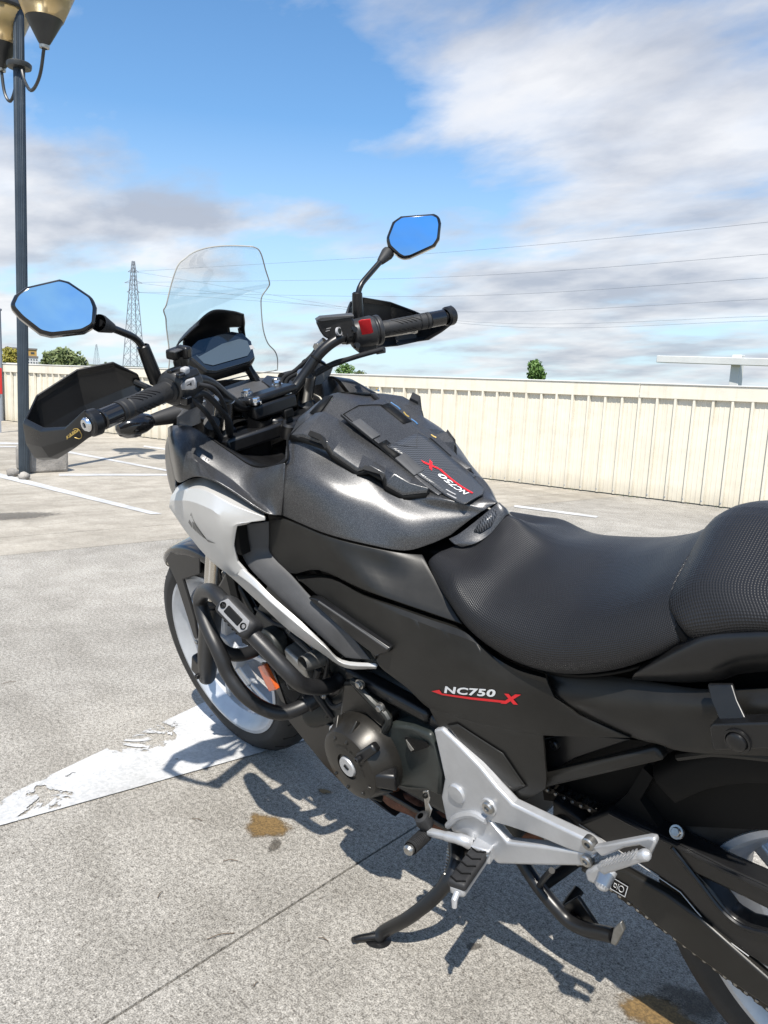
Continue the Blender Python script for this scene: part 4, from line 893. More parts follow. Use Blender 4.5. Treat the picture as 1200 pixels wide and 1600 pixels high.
tx = g_text('NC750', (0, 0, 0), (1, 0, 0), (0, 1, 0), 1.0, shear=.25, bold=.02)
add('pad_lettering', on_deck(tx, .77, .48, .10, .34, .0056), 'white_decal', pad, fixn=False)
tx = g_text('X', (0, 0, 0), (1, 0, 0), (0, 1, 0), 1.0, shear=.25, bold=.04)
add('pad_emblem', on_deck(tx, .46, .385, .04, .46, .0056), 'red_decal', pad, fixn=False)
n_ = 8; vs = [deck_pt(.46+.33*q/n_, .04+(.03+.33*q/n_)*.55+w_, .0056) for q in range(n_+1) for w_ in (-.07, .02)]
add('pad_stripe', (vs, [(2*q, 2*q+1, 2*q+3, 2*q+2) for q in range(n_)]), 'red_decal', pad, fixn=False)
rs_ = random.Random(5); pts = spline([RAIL[1][3], RAIL[2][3], RAIL[4][3], RAIL[6][3], RAIL[8][3]], 10)
for a, n_, m_ in ((1, 2, 'gold_decal'), (3, 2, 'blue_decal'), (13, 3, 'blue_decal'), (17, 2, 'gold_decal'), (20, 3, 'blue_decal'), (30, 2, 'gold_decal')):
    add('rail_sticker', g_tube([Vector((p.x, -p.y-.003-rs_.random()*.003, p.z+.0105)) for p in pts[a:a+n_+1]], .0014, 5), m_, lid)
# tank front hood slots
hs = ([V(p) for p in ((.934, -.012, 1.05), (.915, -.070, 1.05), (.935, -.072, 1.05), (.956, -.014, 1.05))], [(0, 1, 2, 3)])
o = part('hood_slot', drape(hs, lid, (0, 0, -1), .0025), 'deep_black', lid, fixn=False, thick=.001)
mirrored(o, lid)

cs = patch('cowl_side', [[(1.294, 0.165, 0.977), (1.209, 0.195, 0.9977), (1.154, 0.187, 0.9959), (1.116, 0.178, 0.975), (1.066, 0.168, 0.9466), (1.006, 0.162, 0.9239), (0.9076, 0.166, 0.9451)],
     [(1.264, 0.185, 0.9665), (1.179, 0.22, 0.9871), (1.123, 0.214, 0.9828), (1.091, 0.204, 0.9628), (1.044, 0.192, 0.9331), (0.9859, 0.184, 0.9069), (0.9018, 0.178, 0.9207)],
     [(1.241, 0.2, 0.9491), (1.153, 0.236, 0.9692), (1.106, 0.228, 0.9639), (1.08, 0.218, 0.9437), (1.032, 0.206, 0.9158), (0.9753, 0.196, 0.8845), (0.9044, 0.184, 0.8942)],
     [(1.234, 0.206, 0.9317), (1.143, 0.242, 0.9519), (1.092, 0.236, 0.9556), (1.062, 0.226, 0.9348), (1.017, 0.214, 0.9095), (0.9615, 0.2, 0.8746), (0.9071, 0.187, 0.8794)],
     [(1.211, 0.219, 0.8918), (1.131, 0.252, 0.9087), (1.082, 0.248, 0.925), (1.028, 0.244, 0.928), (0.9918, 0.23, 0.9076), (0.9327, 0.208, 0.8651), (0.9162, 0.188, 0.853)]], 'pearl_grey', bike, 5, 1, lv=True, bevel=.006, sharp=50, seg=3)
vt = part('cowl_vent', g_poly([(1.139, 0.24, 0.9543), (1.115, 0.243, 0.9554), (1.108, 0.24, 0.9365), (1.116, 0.242, 0.9261), (1.139, 0.246, 0.9118), (1.121, 0.243, 0.9359)], .008), 'deep_black', cs, bevel=.002)
mirrored(cs)
o = part('cowl_edge_trim', g_tube(spline([(1.121, 0.175, 0.9749), (1.071, 0.165, 0.9464), (1.011, 0.159, 0.9237), (0.9078, 0.163, 0.9453), (0.9228, 0.14, 0.9738), (0.9267, 0.13, 0.9844)], 5), .0022, 6), 'deep_black', cs)
# inner cockpit trough
tr = patch('cockpit_tray', [sym_row([(1.217, 0.192, 0.9962), (1.16, .12, .93), (1.18, 0, .90)]), sym_row([(1.161, 0.183, 0.9941), (1.10, .11, .91), (1.12, 0, .885)]), sym_row([(1.123, 0.174, 0.9731), (1.06, .10, .90), (1.07, 0, .875)]),
     sym_row([(1.073, 0.164, 0.9446), (1.02, .10, .90), (1.02, 0, .88)]), sym_row([(1.013, 0.158, 0.9219), (.99, .10, .91), (.99, 0, .90)]), sym_row([(0.9125, 0.16, 0.9426), (.965, .10, .945), (.965, 0, .95)])], 'satin_black', bike, 4, 4, out=(0, 0, 1))
for s in (1, -1):
    pts = [(1.179, 0.2, 1.017), (1.18, 0.172, 1.034), (1.176, 0.15, 1.033), (1.194, 0.15, 0.9884), (1.19, 0.17, 0.988), (1.191, 0.198, 1)]
    o = part('inner_cowl_panel', g_poly([(p[0], p[1]*s, p[2]) for p in pts], .006, (0, -s, 0)), 'speckle_plastic', bevel=.002)
fw_ = patch('front_cowl', [sym_row([(1.285, 0.168, 0.9731), (1.30, .12, 1.00), (1.36, 0, 1.03)]), sym_row([(1.245, 0.198, 0.9481), (1.36, .14, .93), (1.43, 0, .95)]), sym_row([(1.224, 0.213, 0.8853), (1.37, .15, .83), (1.45, 0, .82)]), sym_row([(1.204, 0.244, 0.8586), (1.33, .14, .75), (1.38, 0, .73)])], 'pearl_grey', bike, 4, 4, out=(1, 0, 0))
part('headlight', g_patch([sym_row([(1.385, .09, .93), (1.44, 0, .94)]), sym_row([(1.395, .10, .88), (1.455, 0, .885)]), sym_row([(1.385, .07, .83), (1.45, 0, .82)])], 5, 4, (1, 0, 0))[:2], 'screen_glass', fw_, thick=.004)

sh = patch('silver_shroud', [[(1.218, 0.215, 0.876), (1.138, 0.222, 0.9051), (1.067, 0.222, 0.9131), (1.01, 0.21, 0.8894), (0.9589, 0.196, 0.8588)],
     [(1.195, 0.243, 0.8703), (1.111, 0.25, 0.8979), (1.04, 0.25, 0.9029), (0.9838, 0.236, 0.8794), (0.9351, 0.21, 0.8558)],
     [(1.194, 0.25, 0.8622), (1.092, 0.262, 0.8809), (1.024, 0.262, 0.8765), (0.9956, 0.252, 0.8615), (0.9365, 0.2105, 0.8496)],
     [(1.202, 0.251, 0.848), (1.089, 0.264, 0.8451), (1.018, 0.262, 0.8404), (0.9963, 0.252, 0.8392), (0.9773, 0.243, 0.8489)],
     [(1.165, 0.25, 0.8051), (1.087, 0.259, 0.8007), (1.031, 0.258, 0.7984), (1.011, 0.249, 0.7974), (1.004, 0.243, 0.8015)],
     [(1.131, 0.246, 0.7693), (1.079, 0.25, 0.7628), (1.041, 0.25, 0.7605), (1.023, 0.244, 0.7593), (1.012, 0.24, 0.7652)],
     [(1.113, 0.238, 0.7438), (1.064, 0.243, 0.7351), (1.03, 0.243, 0.7321), (1.012, 0.24, 0.7363), (0.9973, 0.236, 0.7471)]], 'silver_paint', bike, 5, 2, thick=.005, lv=True, bevel=.004, seg=3, sharp=24)
sp = patch('shroud_blade', [[(1.011, 0.2385, 0.757), (0.9955, 0.237, 0.748), (0.9707, 0.235, 0.7346), (0.9336, 0.23, 0.7078), (0.8744, 0.222, 0.672), (0.8313, 0.214, 0.6381), (0.7995, 0.205, 0.6086), (0.7269, 0.19, 0.6167)],
     [(1.034, 0.244, 0.7424), (0.9999, 0.243, 0.7352), (0.9688, 0.241, 0.7222), (0.9312, 0.237, 0.6987), (0.8716, 0.229, 0.6647), (0.8185, 0.22, 0.6336), (0.7886, 0.212, 0.6069), (0.722, 0.194, 0.613)],
     [(1.111, 0.2375, 0.744), (1.054, 0.236, 0.7209), (1.015, 0.233, 0.6992), (0.974, 0.228, 0.6725), (0.925, 0.22, 0.6381), (0.8591, 0.206, 0.6043), (0.7976, 0.202, 0.5894), (0.7319, 0.187, 0.6014)]], 'silver_paint', bike, 4, 1, thick=.006, sharp=22, lv=True, bevel=.002)
mirrored(sp)
wg = []
fx, fz = V((1.044, 0.262, 0.8192))-V((1.086, 0.262, 0.8603)), Vector((0, 0, 1))
wing = [[(300,800), (296,820), (302,828)], [(300,800), (304,830), (311,836)], [(301,802), (312,836), (318,842)], [(303,808), (319,841), (324,846)], [(308,820), (322,846), (334,850)]]
W3 = [[(1.093, 0.262, 0.8591), (1.121, 0.262, 0.8324), (1.112, 0.262, 0.8222)], [(1.093, 0.262, 0.8552), (1.109, 0.262, 0.8227), (1.096, 0.262, 0.8173)], [(1.093, 0.262, 0.8514), (1.094, 0.262, 0.8176), (1.082, 0.262, 0.812)], [(1.093, 0.262, 0.8463), (1.081, 0.262, 0.8123), (1.071, 0.262, 0.8077)], [(1.091, 0.262, 0.8376), (1.069, 0.262, 0.8094), (1.037, 0.262, 0.8053), (1.061, 0.262, 0.8037)]]
for q in W3: wg.append((q, [tuple(range(len(q)))]))
part('wing_emblem', drape(join(wg), sh, (0, -1, 0), .0009), 'wing_decal', sh, fixn=False)
mirrored(sh)
inf = patch('infill_panel', [[(1.012, 0.222, 0.8322), (1.021, 0.222, 0.7986), (1.02, 0.223, 0.7693), (0.9972, 0.223, 0.7415), (0.941, 0.218, 0.7042), (0.8916, 0.213, 0.6706), (0.8318, 0.207, 0.6344), (0.7945, 0.2, 0.6101)],
     [(0.9836, 0.206, 0.8335), (0.9947, 0.206, 0.7972), (0.9948, 0.207, 0.7704), (0.957, 0.208, 0.7427), (0.9058, 0.206, 0.7076), (0.8418, 0.203, 0.6782), (0.8006, 0.199, 0.6563), (0.7656, 0.195, 0.6143)],
     [(0.9574, 0.19, 0.8357), (0.9691, 0.19, 0.7957), (0.9738, 0.19, 0.7703), (0.9241, 0.191, 0.7402), (0.8768, 0.192, 0.7084), (0.8197, 0.192, 0.679), (0.7785, 0.192, 0.6556), (0.7421, 0.189, 0.6175)]], 'grey_plastic', bike, 4, 3, thick=.005); mirrored(inf)
o = part('infill_shadow_gap', g_poly([(0.999, 0.2395, 0.8375), (0.9916, 0.234, 0.8405), (1, 0.234, 0.801), (1.001, 0.234, 0.7779), (1.006, 0.2385, 0.7814), (1.008, 0.24, 0.802)], .02), 'deep_black'); mirrored(o)
fin = part('infill_fin', g_poly([(0.8682, 0.203, 0.7106), (0.842, 0.203, 0.7148), (0.6737, 0.2, 0.6661), (0.6786, 0.2, 0.6574), (0.7126, 0.199, 0.6386), (0.7647, 0.201, 0.658), (0.8154, 0.202, 0.6838)], .014), 'satin_black', bevel=.003); mirrored(fin)
o = part('fin_edge', g_tube([(0.8346, 0.204, 0.7122), (0.7621, 0.203, 0.6919), (0.6751, 0.2015, 0.6664)], .0018, 6), 'grey_plastic', fin); 
us = patch('upper_side_panel', [[(0.9602, 0.189, 0.8373), (0.9198, 0.187, 0.8459), (0.8844, 0.184, 0.8424), (0.8075, 0.18, 0.8311), (0.7355, 0.152, 0.814), (0.6887, 0.121, 0.8004), (0.6662, 0.103, 0.7952)],
     [(0.9673, 0.191, 0.8028), (0.9361, 0.19, 0.7958), (0.8603, 0.187, 0.8034), (0.7741, 0.183, 0.7958), (0.7095, 0.153, 0.7761), (0.6569, 0.134, 0.766), (0.6244, 0.121, 0.7645)],
     [(0.9744, 0.192, 0.7723), (0.9241, 0.191, 0.7402), (0.8374, 0.189, 0.7653), (0.7349, 0.184, 0.7512), (0.6696, 0.171, 0.7396), (0.6115, 0.16, 0.7304), (0.5531, 0.15, 0.7216)]], 'matte_plastic', bike, 4, 4); mirrored(us)
sc_rows = [[(0.9477, 0.164, 0.719), (0.8421, 0.166, 0.7455), (0.7631, 0.162, 0.7318), (0.6919, 0.152, 0.7225), (0.632, 0.141, 0.7133), (0.5685, 0.132, 0.7038), (0.511, 0.138, 0.6826), (0.4586, 0.145, 0.678), (0.4069, 0.148, 0.6821)],
     [(0.9091, 0.186, 0.7299), (0.8091, 0.188, 0.7543), (0.7308, 0.187, 0.7418), (0.6625, 0.178, 0.7332), (0.6025, 0.168, 0.7243), (0.5392, 0.16, 0.7163), (0.4885, 0.163, 0.6941), (0.4409, 0.166, 0.6868), (0.3926, 0.166, 0.6898)],
     [(0.8829, 0.188, 0.723), (0.7928, 0.188, 0.7339), (0.6979, 0.186, 0.7299), (0.6355, 0.18, 0.7232), (0.5766, 0.172, 0.7147), (0.521, 0.164, 0.7073), (0.4796, 0.166, 0.6899), (0.4382, 0.166, 0.6802), (0.3925, 0.163, 0.6798)],
     [(0.8156, 0.191, 0.6986), (0.7357, 0.191, 0.6898), (0.6618, 0.189, 0.6771), (0.6115, 0.186, 0.6737), (0.5557, 0.182, 0.6702), (0.5088, 0.178, 0.6692), (0.47, 0.175, 0.6645), (0.429, 0.172, 0.6634), (0.3815, 0.166, 0.6626)],
     [(0.7573, 0.19, 0.6708), (0.7254, 0.19, 0.6372), (0.6616, 0.189, 0.6208), (0.617, 0.187, 0.6087), (0.5566, 0.184, 0.6136), (0.5071, 0.181, 0.621), (0.4616, 0.177, 0.6258), (0.4121, 0.172, 0.6353), (0.3448, 0.163, 0.6457)],
     [(0.7176, 0.189, 0.6416), (0.7196, 0.19, 0.6141), (0.6612, 0.188, 0.5909), (0.617, 0.185, 0.565), (0.551, 0.183, 0.5715), (0.4993, 0.18, 0.5764), (0.4535, 0.176, 0.5836), (0.404, 0.171, 0.5933), (0.2704, 0.16, 0.6386)]]
a = g_patch(sc_rows, 4, 3, (0, 1, .3), False, True); b = g_patch([sc_rows[5][3:8], [(0.5997, 0.183, 0.5298), (0.5426, 0.182, 0.5286), (0.4941, 0.179, 0.5286), (0.4454, 0.175, 0.5383), (0.4056, 0.17, 0.5507)], [(0.5457, 0.181, 0.4872), (0.518, 0.18, 0.4856), (0.4773, 0.178, 0.4924), (0.4398, 0.175, 0.5046), (0.4067, 0.17, 0.5158)], [(0.4867, 0.179, 0.4406), (0.4789, 0.178, 0.4389), (0.4643, 0.177, 0.4444), (0.4376, 0.174, 0.4668), (0.4098, 0.17, 0.4956)]], 4, 4, (0, 1, .3))
vs, fs = join([a[:2], b[:2]])
scv = add('side_cover', (vs, fs), 'matte_plastic', bike, thick=.004, bevel=.0014, sharp=24, fixn=False)
hx = [(0.5828, 0.186, 0.5484), (0.5592, 0.186, 0.5617), (0.4734, 0.182, 0.5385), (0.4381, 0.178, 0.4897), (0.481, 0.18, 0.4505), (0.4969, 0.181, 0.4569)]
ctr = sum((V(p) for p in hx), Vector())/6
fan = refine(([V(p) for p in hx]+[ctr], [(i, (i+1) % 6, 6) for i in range(6)]), 3)
part('cover_joint', drape(fan, scv, (0, -1, 0), .0007), 'deep_black', scv, fixn=False)
fan2 = refine(([V(p)+(ctr-V(p)).normalized()*.0032 for p in hx]+[ctr], [(i, (i+1) % 6, 6) for i in range(6)]), 3)
hatch = part('access_hatch', drape(fan2, scv, (0, -1, 0), .0018), 'matte_plastic', scv, fixn=False, thick=.001)
# lettering
o3, xd = V((0.5766, 0.186, 0.6097)), V((0.475, 0.181, 0.6353))-V((0.5766, 0.186, 0.6097)); yd = Vector((0, 0, 1))
L = xd.length
def fit_text(s, o, xd, width, yd, height, **kw):
    g = g_text(s, (0, 0, 0), (1, 0, 0), (0, 1, 0), 1.0, **kw); x0 = min(v.x for v in g[0]); x1 = max(v.x for v in g[0]); y0 = min(v.y for v in g[0]); y1 = max(v.y for v in g[0])
    xd, yd = V(xd).normalized(), V(yd); yd = (yd-xd*yd.dot(xd)).normalized()
    return [V(o)+xd*(v.x-x0)/(x1-x0)*width+yd*(v.y-y0)/(y1-y0)*height for v in g[0]], g[1]
part('model_lettering', drape(fit_text('NC750', o3, xd, L, yd, .0125, shear=.3, bold=.035, sp=1.08), scv, (0, -1, 0), .0009), 'white_decal', scv, fixn=False)
oX = V((0.4697, 0.18, 0.6267)); part('model_emblem', drape(fit_text('X', oX, xd, .042, yd, .0165, shear=.4, bold=.06), scv, (0, -1, 0), .0010), 'red_decal', scv, fixn=False)
ln = [(0.604, 0.187, 0.6038), (0.586, 0.187, 0.6127), (0.5815, 0.187, 0.6073), (0.5235, 0.184, 0.6201), (0.4598, 0.181, 0.6344), (0.4542, 0.181, 0.6425), (0.4384, 0.18, 0.6473), (0.4489, 0.18, 0.6358), (0.4579, 0.181, 0.6307), (0.5241, 0.184, 0.6158), (0.5821, 0.187, 0.6041)]
vs = [V(p) for p in ln]
fs = [(0, 1, 2), (0, 2, 10), (2, 3, 9, 10), (3, 4, 8, 9)]
part('model_stripe', drape((vs, fs), scv, (0, -1, 0), .0009), 'red_decal', scv, fixn=False)
m_ = mirrored(scv)
for ch in [c for c in m_.children if c.name.startswith(('model_',))]: bpy.data.objects.remove(ch)
# lower frame beam behind the engine
part('frame_beam', join([g_beam((0.845, 0.16, 0.5449), (0.6415, 0.158, 0.5254), .030, .026), g_beam((0.6448, 0.155, 0.5223), (.46, .14, .44), .03, .03)]), 'satin_black', bevel=.008)
# tail
tp = patch('tail_panel', [[(0.4128, 0.14, 0.6789), (0.3543, 0.142, 0.6979), (0.298, 0.145, 0.715), (0.2241, 0.15, 0.7324), (0.1671, 0.152, 0.7468), (0.0575, 0.15, 0.7884)],
     [(0.3909, 0.158, 0.665), (0.3376, 0.163, 0.6752), (0.2772, 0.167, 0.6943), (0.2107, 0.169, 0.7152), (0.1556, 0.169, 0.7346), (0.0521, 0.164, 0.7732)],
     [(0.3716, 0.16, 0.6544), (0.3129, 0.165, 0.6626), (0.2596, 0.168, 0.6756), (0.2078, 0.168, 0.6899), (0.1534, 0.166, 0.7081), (0.0527, 0.16, 0.7472)],
     [(0.3511, 0.154, 0.6388), (0.2728, 0.156, 0.636), (0.2324, 0.156, 0.6414), (0.2057, 0.155, 0.6426), (0.1524, 0.152, 0.6586), (0.0559, 0.146, 0.6944)]], 'matte_plastic', bike, 4, 4); mirrored(tp)
part('tail_plate', g_poly([(0.4317, 0.14, 0.5553), (0.369, 0.14, 0.5919), (0.2828, 0.14, 0.6176), (0.3726, 0.14, 0.5469), (0.4263, 0.14, 0.4931)], .01), 'satin_black', tp, bevel=.002)
cap_bolt('plate_bolt', (0.4075, 0.142, 0.5578), (0, 1, 0), .008, 'satin_black', tp)
part('rear_dark_filler', g_poly([(0.488, 0.085, 0.5152), (0.2302, 0.085, 0.5959), (0.0899, 0.085, 0.6428), (0.0867, 0.085, 0.5279), (0.2473, 0.085, 0.4509), (0.308, 0.085, 0.418), (0.3842, 0.085, 0.412), (0.4831, 0.085, 0.3768)], .01), 'deep_black')  # added black sheet, stands in for the shaded void under the tail
tb = part('tail_stay', g_beam((0.429, 0.15, 0.4891), (0.2335, 0.145, 0.6259), .020, .020), 'matte_plastic', bevel=.005); mirrored(tb)
gr = patch('grab_panel', [[(0.2588, 0.148, 0.7453), (0.2226, 0.15, 0.7817), (0.1933, 0.153, 0.8071), (0.1713, 0.154, 0.8251), (0.1365, 0.154, 0.84), (0.06, 0.15, 0.8645)],
     [(0.2562, 0.162, 0.7445), (0.2143, 0.166, 0.7787), (0.183, 0.168, 0.8036), (0.1604, 0.168, 0.8198), (0.1295, 0.167, 0.8327), (0.0552, 0.163, 0.8561)],
     [(0.2631, 0.16, 0.7335), (0.2114, 0.165, 0.7597), (0.1791, 0.166, 0.7773), (0.1528, 0.166, 0.7921), (0.1282, 0.165, 0.8063), (0.0555, 0.16, 0.8334)],
     [(0.2693, 0.15, 0.722), (0.2146, 0.152, 0.7387), (0.1824, 0.152, 0.7501), (0.1528, 0.15, 0.7629), (0.1283, 0.148, 0.7788), (0.0598, 0.145, 0.8054)]], 'satin_black', bike, 4, 4); mirrored(gr)
pm = part('pannier_mount', g_poly([(0.1448, 0.205, 0.7348), (0.1397, 0.205, 0.7402), (0.0265, 0.205, 0.7893), (0.0254, 0.205, 0.7592), (0.1371, 0.205, 0.7053), (0.1414, 0.205, 0.7086)], .022), 'satin_black', bevel=.005, seg=3)
part('mount_strap', g_poly([(0.1621, 0.172, 0.7651), (0.1336, 0.172, 0.7753), (0.1252, 0.18, 0.7621), (0.1036, 0.198, 0.7473), (0.1329, 0.198, 0.7336), (0.1526, 0.18, 0.7518)], .006), 'satin_black', pm, bevel=.002)
part('mount_bolt', g_lathe([(0, .007), (.007, .007), (.0105, .0045), (.0118, 0), (.0118, -.004)], (0.1125, 0.206, 0.7303), (0, 1, 0), 20), 'satin_black', pm)
part('bolt_collar', g_lathe([(.0125, .002), (.0145, .0015), (.015, -.002)], (0.1125, 0.206, 0.7303), (0, 1, 0), 20), 'satin_black', pm)
mirrored(pm)

# ---------------------------------------------------------------- seat
seat_rows = [
    sym_row([(0.6545, 0.106, 0.7818), (0.6484, 0.106, 0.7922), (0.6397, 0.094, 0.8004), (0.631, 0.066, 0.8019), (0.6005, 0.036, 0.8126), (0.569, 0, 0.8421)]),
    sym_row([(0.6222, 0.124, 0.7618), (0.6064, 0.126, 0.7799), (0.5915, 0.11, 0.794), (0.5913, 0.066, 0.7975), (0.5649, 0.034, 0.8185), (0.5508, 0, 0.8364)]),
    sym_row([(.580, .142, .744), (.572, .150, .760), (.560, .138, .782), (.545, .098, .791), (.534, .050, .808), (.528, 0, .822)]),
    sym_row([(.530, .153, .713), (.524, .164, .730), (.514, .156, .757), (.500, .115, .778), (.490, .062, .796), (.486, 0, .810)]),
    sym_row([(.452, .160, .695), (.447, .174, .714), (.441, .168, .748), (.434, .128, .778), (.430, .068, .800), (.428, 0, .811)]),
    sym_row([(.372, .164, .703), (.370, .178, .722), (.368, .172, .756), (.364, .134, .788), (.363, .072, .808), (.362, 0, .818)]),
    sym_row([(.296, .164, .732), (.298, .176, .749), (.302, .170, .778), (.304, .134, .808), (.302, .074, .828), (.300, 0, .840)]),
    sym_row([(.238, .158, .766), (.240, .168, .780), (.244, .162, .804), (.250, .130, .834), (.253, .074, .855), (.254, 0, .868)]),
    sym_row([(.200, .148, .795), (.200, .156, .806), (.208, .150, .826), (.224, .126, .848), (.230, .072, .870), (.231, 0, .882)]),
]
def crown(rows, a, b_, c_, d_=0):
    for r in rows:
        n = len(r)//2
        for i, p in enumerate(r): p.z -= {0: c_, 1: b_, 2: a, 3: d_}.get(abs(i-n), 0)
seat = patch('rider_seat', seat_rows, 'seat_vinyl', bike, 4, 5, out=(0, 0, 1), thick=.006, bevel=.003)
pil_rows = [
    sym_row([(.196, .142, .798), (.200, .150, .812), (.212, .146, .830), (.232, .122, .852), (.238, .07, .872), (.240, 0, .880)]),
    sym_row([(.182, .148, .802), (.186, .160, .817), (.198, .160, .838), (.222, .134, .870), (.228, .075, .893), (.230, 0, .901)]),
    sym_row([(.158, .150, .812), (.160, .163, .828), (.168, .160, .853), (.186, .134, .896), (.192, .080, .917), (.194, 0, .921)]),
    sym_row([(.105, .150, .834), (.105, .162, .848), (.107, .160, .872), (.110, .134, .908), (.112, .080, .923), (.112, 0, .926)]),
    sym_row([(-.04, .142, .852), (-.04, .152, .866), (-.04, .150, .888), (-.04, .124, .920), (-.04, .07, .934), (-.04, 0, .938)]),
    sym_row([(-.22, .095, .870), (-.22, .105, .880), (-.22, .10, .90), (-.22, .08, .925), (-.22, .05, .936), (-.22, 0, .940)]),
    sym_row([(-.27, .06, .875), (-.275, .06, .882), (-.28, .055, .895), (-.28, .045, .91), (-.28, .02, .915), (-.28, 0, .917)]),
]
crown(pil_rows, .024, .022, .006, .006)
pil = patch('pillion_seat', pil_rows, 'pillion_vinyl', bike, 4, 5, out=(0, 0, 1), thick=.006, bevel=.003)
part('seat_seam', g_tube(spline([p+Vector((-.004, 0, -.007)) for p in pil_rows[0]], 4), .0075, 8), 'deep_black', seat)
part('seat_pan', g_patch([[Vector((p.x, p.y*.93, p.z-.006)) for p in (V(r[0]), V(r[2])*.0+Vector((V(r[0]).x, .05, V(r[0]).z-.02)), Vector((V(r[0]).x, -.05, V(r[0]).z-.02)), V(r[-1]))] for r in seat_rows+pil_rows], 3, 3, (0, 0, -1))[:2], 'deep_black', seat, thick=.004)
nz = patch('seat_nose_cover', [sym_row([(0.6379, 0.067, 0.8134), (0.6234, 0.057, 0.8212), (0.6076, 0.033, 0.8359), (0.5927, 0.013, 0.8509), (0.5821, 0, 0.861)]), sym_row([(0.6228, 0.071, 0.809), (0.6074, 0.06, 0.812), (0.5928, 0.037, 0.8245), (0.5767, 0.015, 0.8421), (0.5716, 0, 0.8528)]),
     sym_row([(0.6117, 0.066, 0.8035), (0.5934, 0.055, 0.8093), (0.5804, 0.034, 0.8178), (0.5708, 0.014, 0.8339), (0.5664, 0, 0.8426)])], 'pearl_grey', bike, 4, 1, out=(0, 0, 1), thick=.010, bevel=.003, lv=True, sharp=30)
ins = [(0.6024, 0.047, 0.8289), (0.5971, 0.028, 0.8458), (0.5831, 0.01, 0.8524), (0.5767, 0.01, 0.8424), (0.5799, 0.026, 0.8303), (0.5919, 0.044, 0.8275)]
vs = [V(p) for p in ins]; 
g = drape((vs, [tuple(range(6))]), nz, (0, -.5, -.85), .0014)
uvs = [((p.x)*1.0, p.y*1.0) for p in g[0]]
ip = add('carbon_insert', g, 'carbon', nz, fixn=False, uv=uvs, thick=.0015)

# ---------------------------------------------------------------- foot controls
fp = [g_poly([(0.6105, 0.19, 0.5285), (0.5917, 0.19, 0.5399), (0.5608, 0.192, 0.5271), (0.5147, 0.195, 0.5045), (0.4825, 0.197, 0.4812), (0.4535, 0.198, 0.4638), (0.385, 0.2, 0.468), (0.3209, 0.202, 0.4726), (0.2995, 0.203, 0.4687), (0.314, 0.203, 0.4466), (0.351, 0.203, 0.4378), (0.4026, 0.201, 0.4294), (0.4575, 0.2, 0.4179), (0.4987, 0.2, 0.4069), (0.4708, 0.201, 0.3823), (0.4057, 0.202, 0.4139), (0.3455, 0.203, 0.4398), (0.3082, 0.2035, 0.4527), (0.3237, 0.203, 0.4247), (0.4013, 0.202, 0.3785), (0.496, 0.201, 0.3235), (0.5156, 0.201, 0.3332), (0.5368, 0.201, 0.3436), (0.5607, 0.2, 0.3441), (0.5938, 0.198, 0.3324), (0.608, 0.196, 0.3533), (0.6128, 0.194, 0.3954), (0.599, 0.193, 0.4398), (0.6061, 0.191, 0.4919)], .018)]
fb = part('footpeg_bracket', join(fp), 'cast_silver', bevel=.004, seg=3, sharp=30)
part('bracket_boss', g_lathe([(0, .004), (.0155, .0035), (.0175, .001), (.0175, -.004)], (0.571, 0.196, 0.4243), (0, 1, 0), 28), 'cast_silver', fb)
part('bracket_ridge', g_tube(spline([(0.6011, 0.199, 0.3442), (0.5719, 0.2, 0.3795), (0.5346, 0.201, 0.4052), (0.5072, 0.202, 0.4076)], 5), .006, 8), 'cast_silver', fb)
cap_bolt('bracket_bolt', (0.4998, 0.2, 0.4365), (0, 1, .05), .0105, 'steel', fb); part('bolt_seat', g_lathe([(.010, .002), (.0145, .0025), (.0155, -.002)], (0.5017, 0.198, 0.4341), (0, 1, .05), 20), 'cast_silver', fb)
cap_bolt('bracket_bolt', (0.3149, 0.205, 0.4738), (0, 1, 0), .010, 'steel', fb); cap_bolt('bracket_bolt', (0.3207, 0.206, 0.4405), (0, 1, 0), .009, 'steel', fb)
# rider peg
a, b = V((0.5158, 0.215, 0.3454)), V((0.494, 0.3, 0.3553)); t = (b-a).normalized(); n = Vector((0, 0, 1)); n = (n-t*n.dot(t)).normalized(); s_ = t.cross(n)
peg = part('rider_footpeg', g_box((a+b)/2-n*.004, ((b-a).length, .026, .018), (t, s_, n)), 'cast_silver', bevel=.005)
rbp = part('peg_rubber', g_box((a+b)/2+t*.004+n*.006, ((b-a).length*.92, .031, .014), (t, s_, n)), 'rubber', peg, bevel=.005, seg=3)
for i in range(5):
    c = (a+b)/2+t*(-.036+.018*i)+n*.0135
    part('rubber_chevron', join([g_beam(c-s_*.013, c+t*.006, .0018, .0022, side=n), g_beam(c+s_*.013, c+t*.006, .0018, .0022, side=n)]), 'deep_black', rbp)
part('peg_pivot', join([g_tube([a-t*.03+n*.012-s_*.022, a-t*.03+n*.012+s_*.022], .0125, 16), g_box(a-t*.012, (.034, .034, .026), (t, s_, n))]), 'cast_silver', peg, bevel=.003)
part('peg_return_spring', join([g_tube([a+t*.004+n*.01+Vector((math.cos(q)*.009, math.sin(q)*.009, 0))+s_*(-.012+.0012*q) for q in [x*.5 for x in range(28)]], .0016, 5)]), 'steel', peg)
part('bank_feeler', g_tube([b-t*.005-n*.006, b+t*.008-n*.012, b+t*.010-n*.024], [.0055, .005, .004], 10), 'cast_silver', peg)
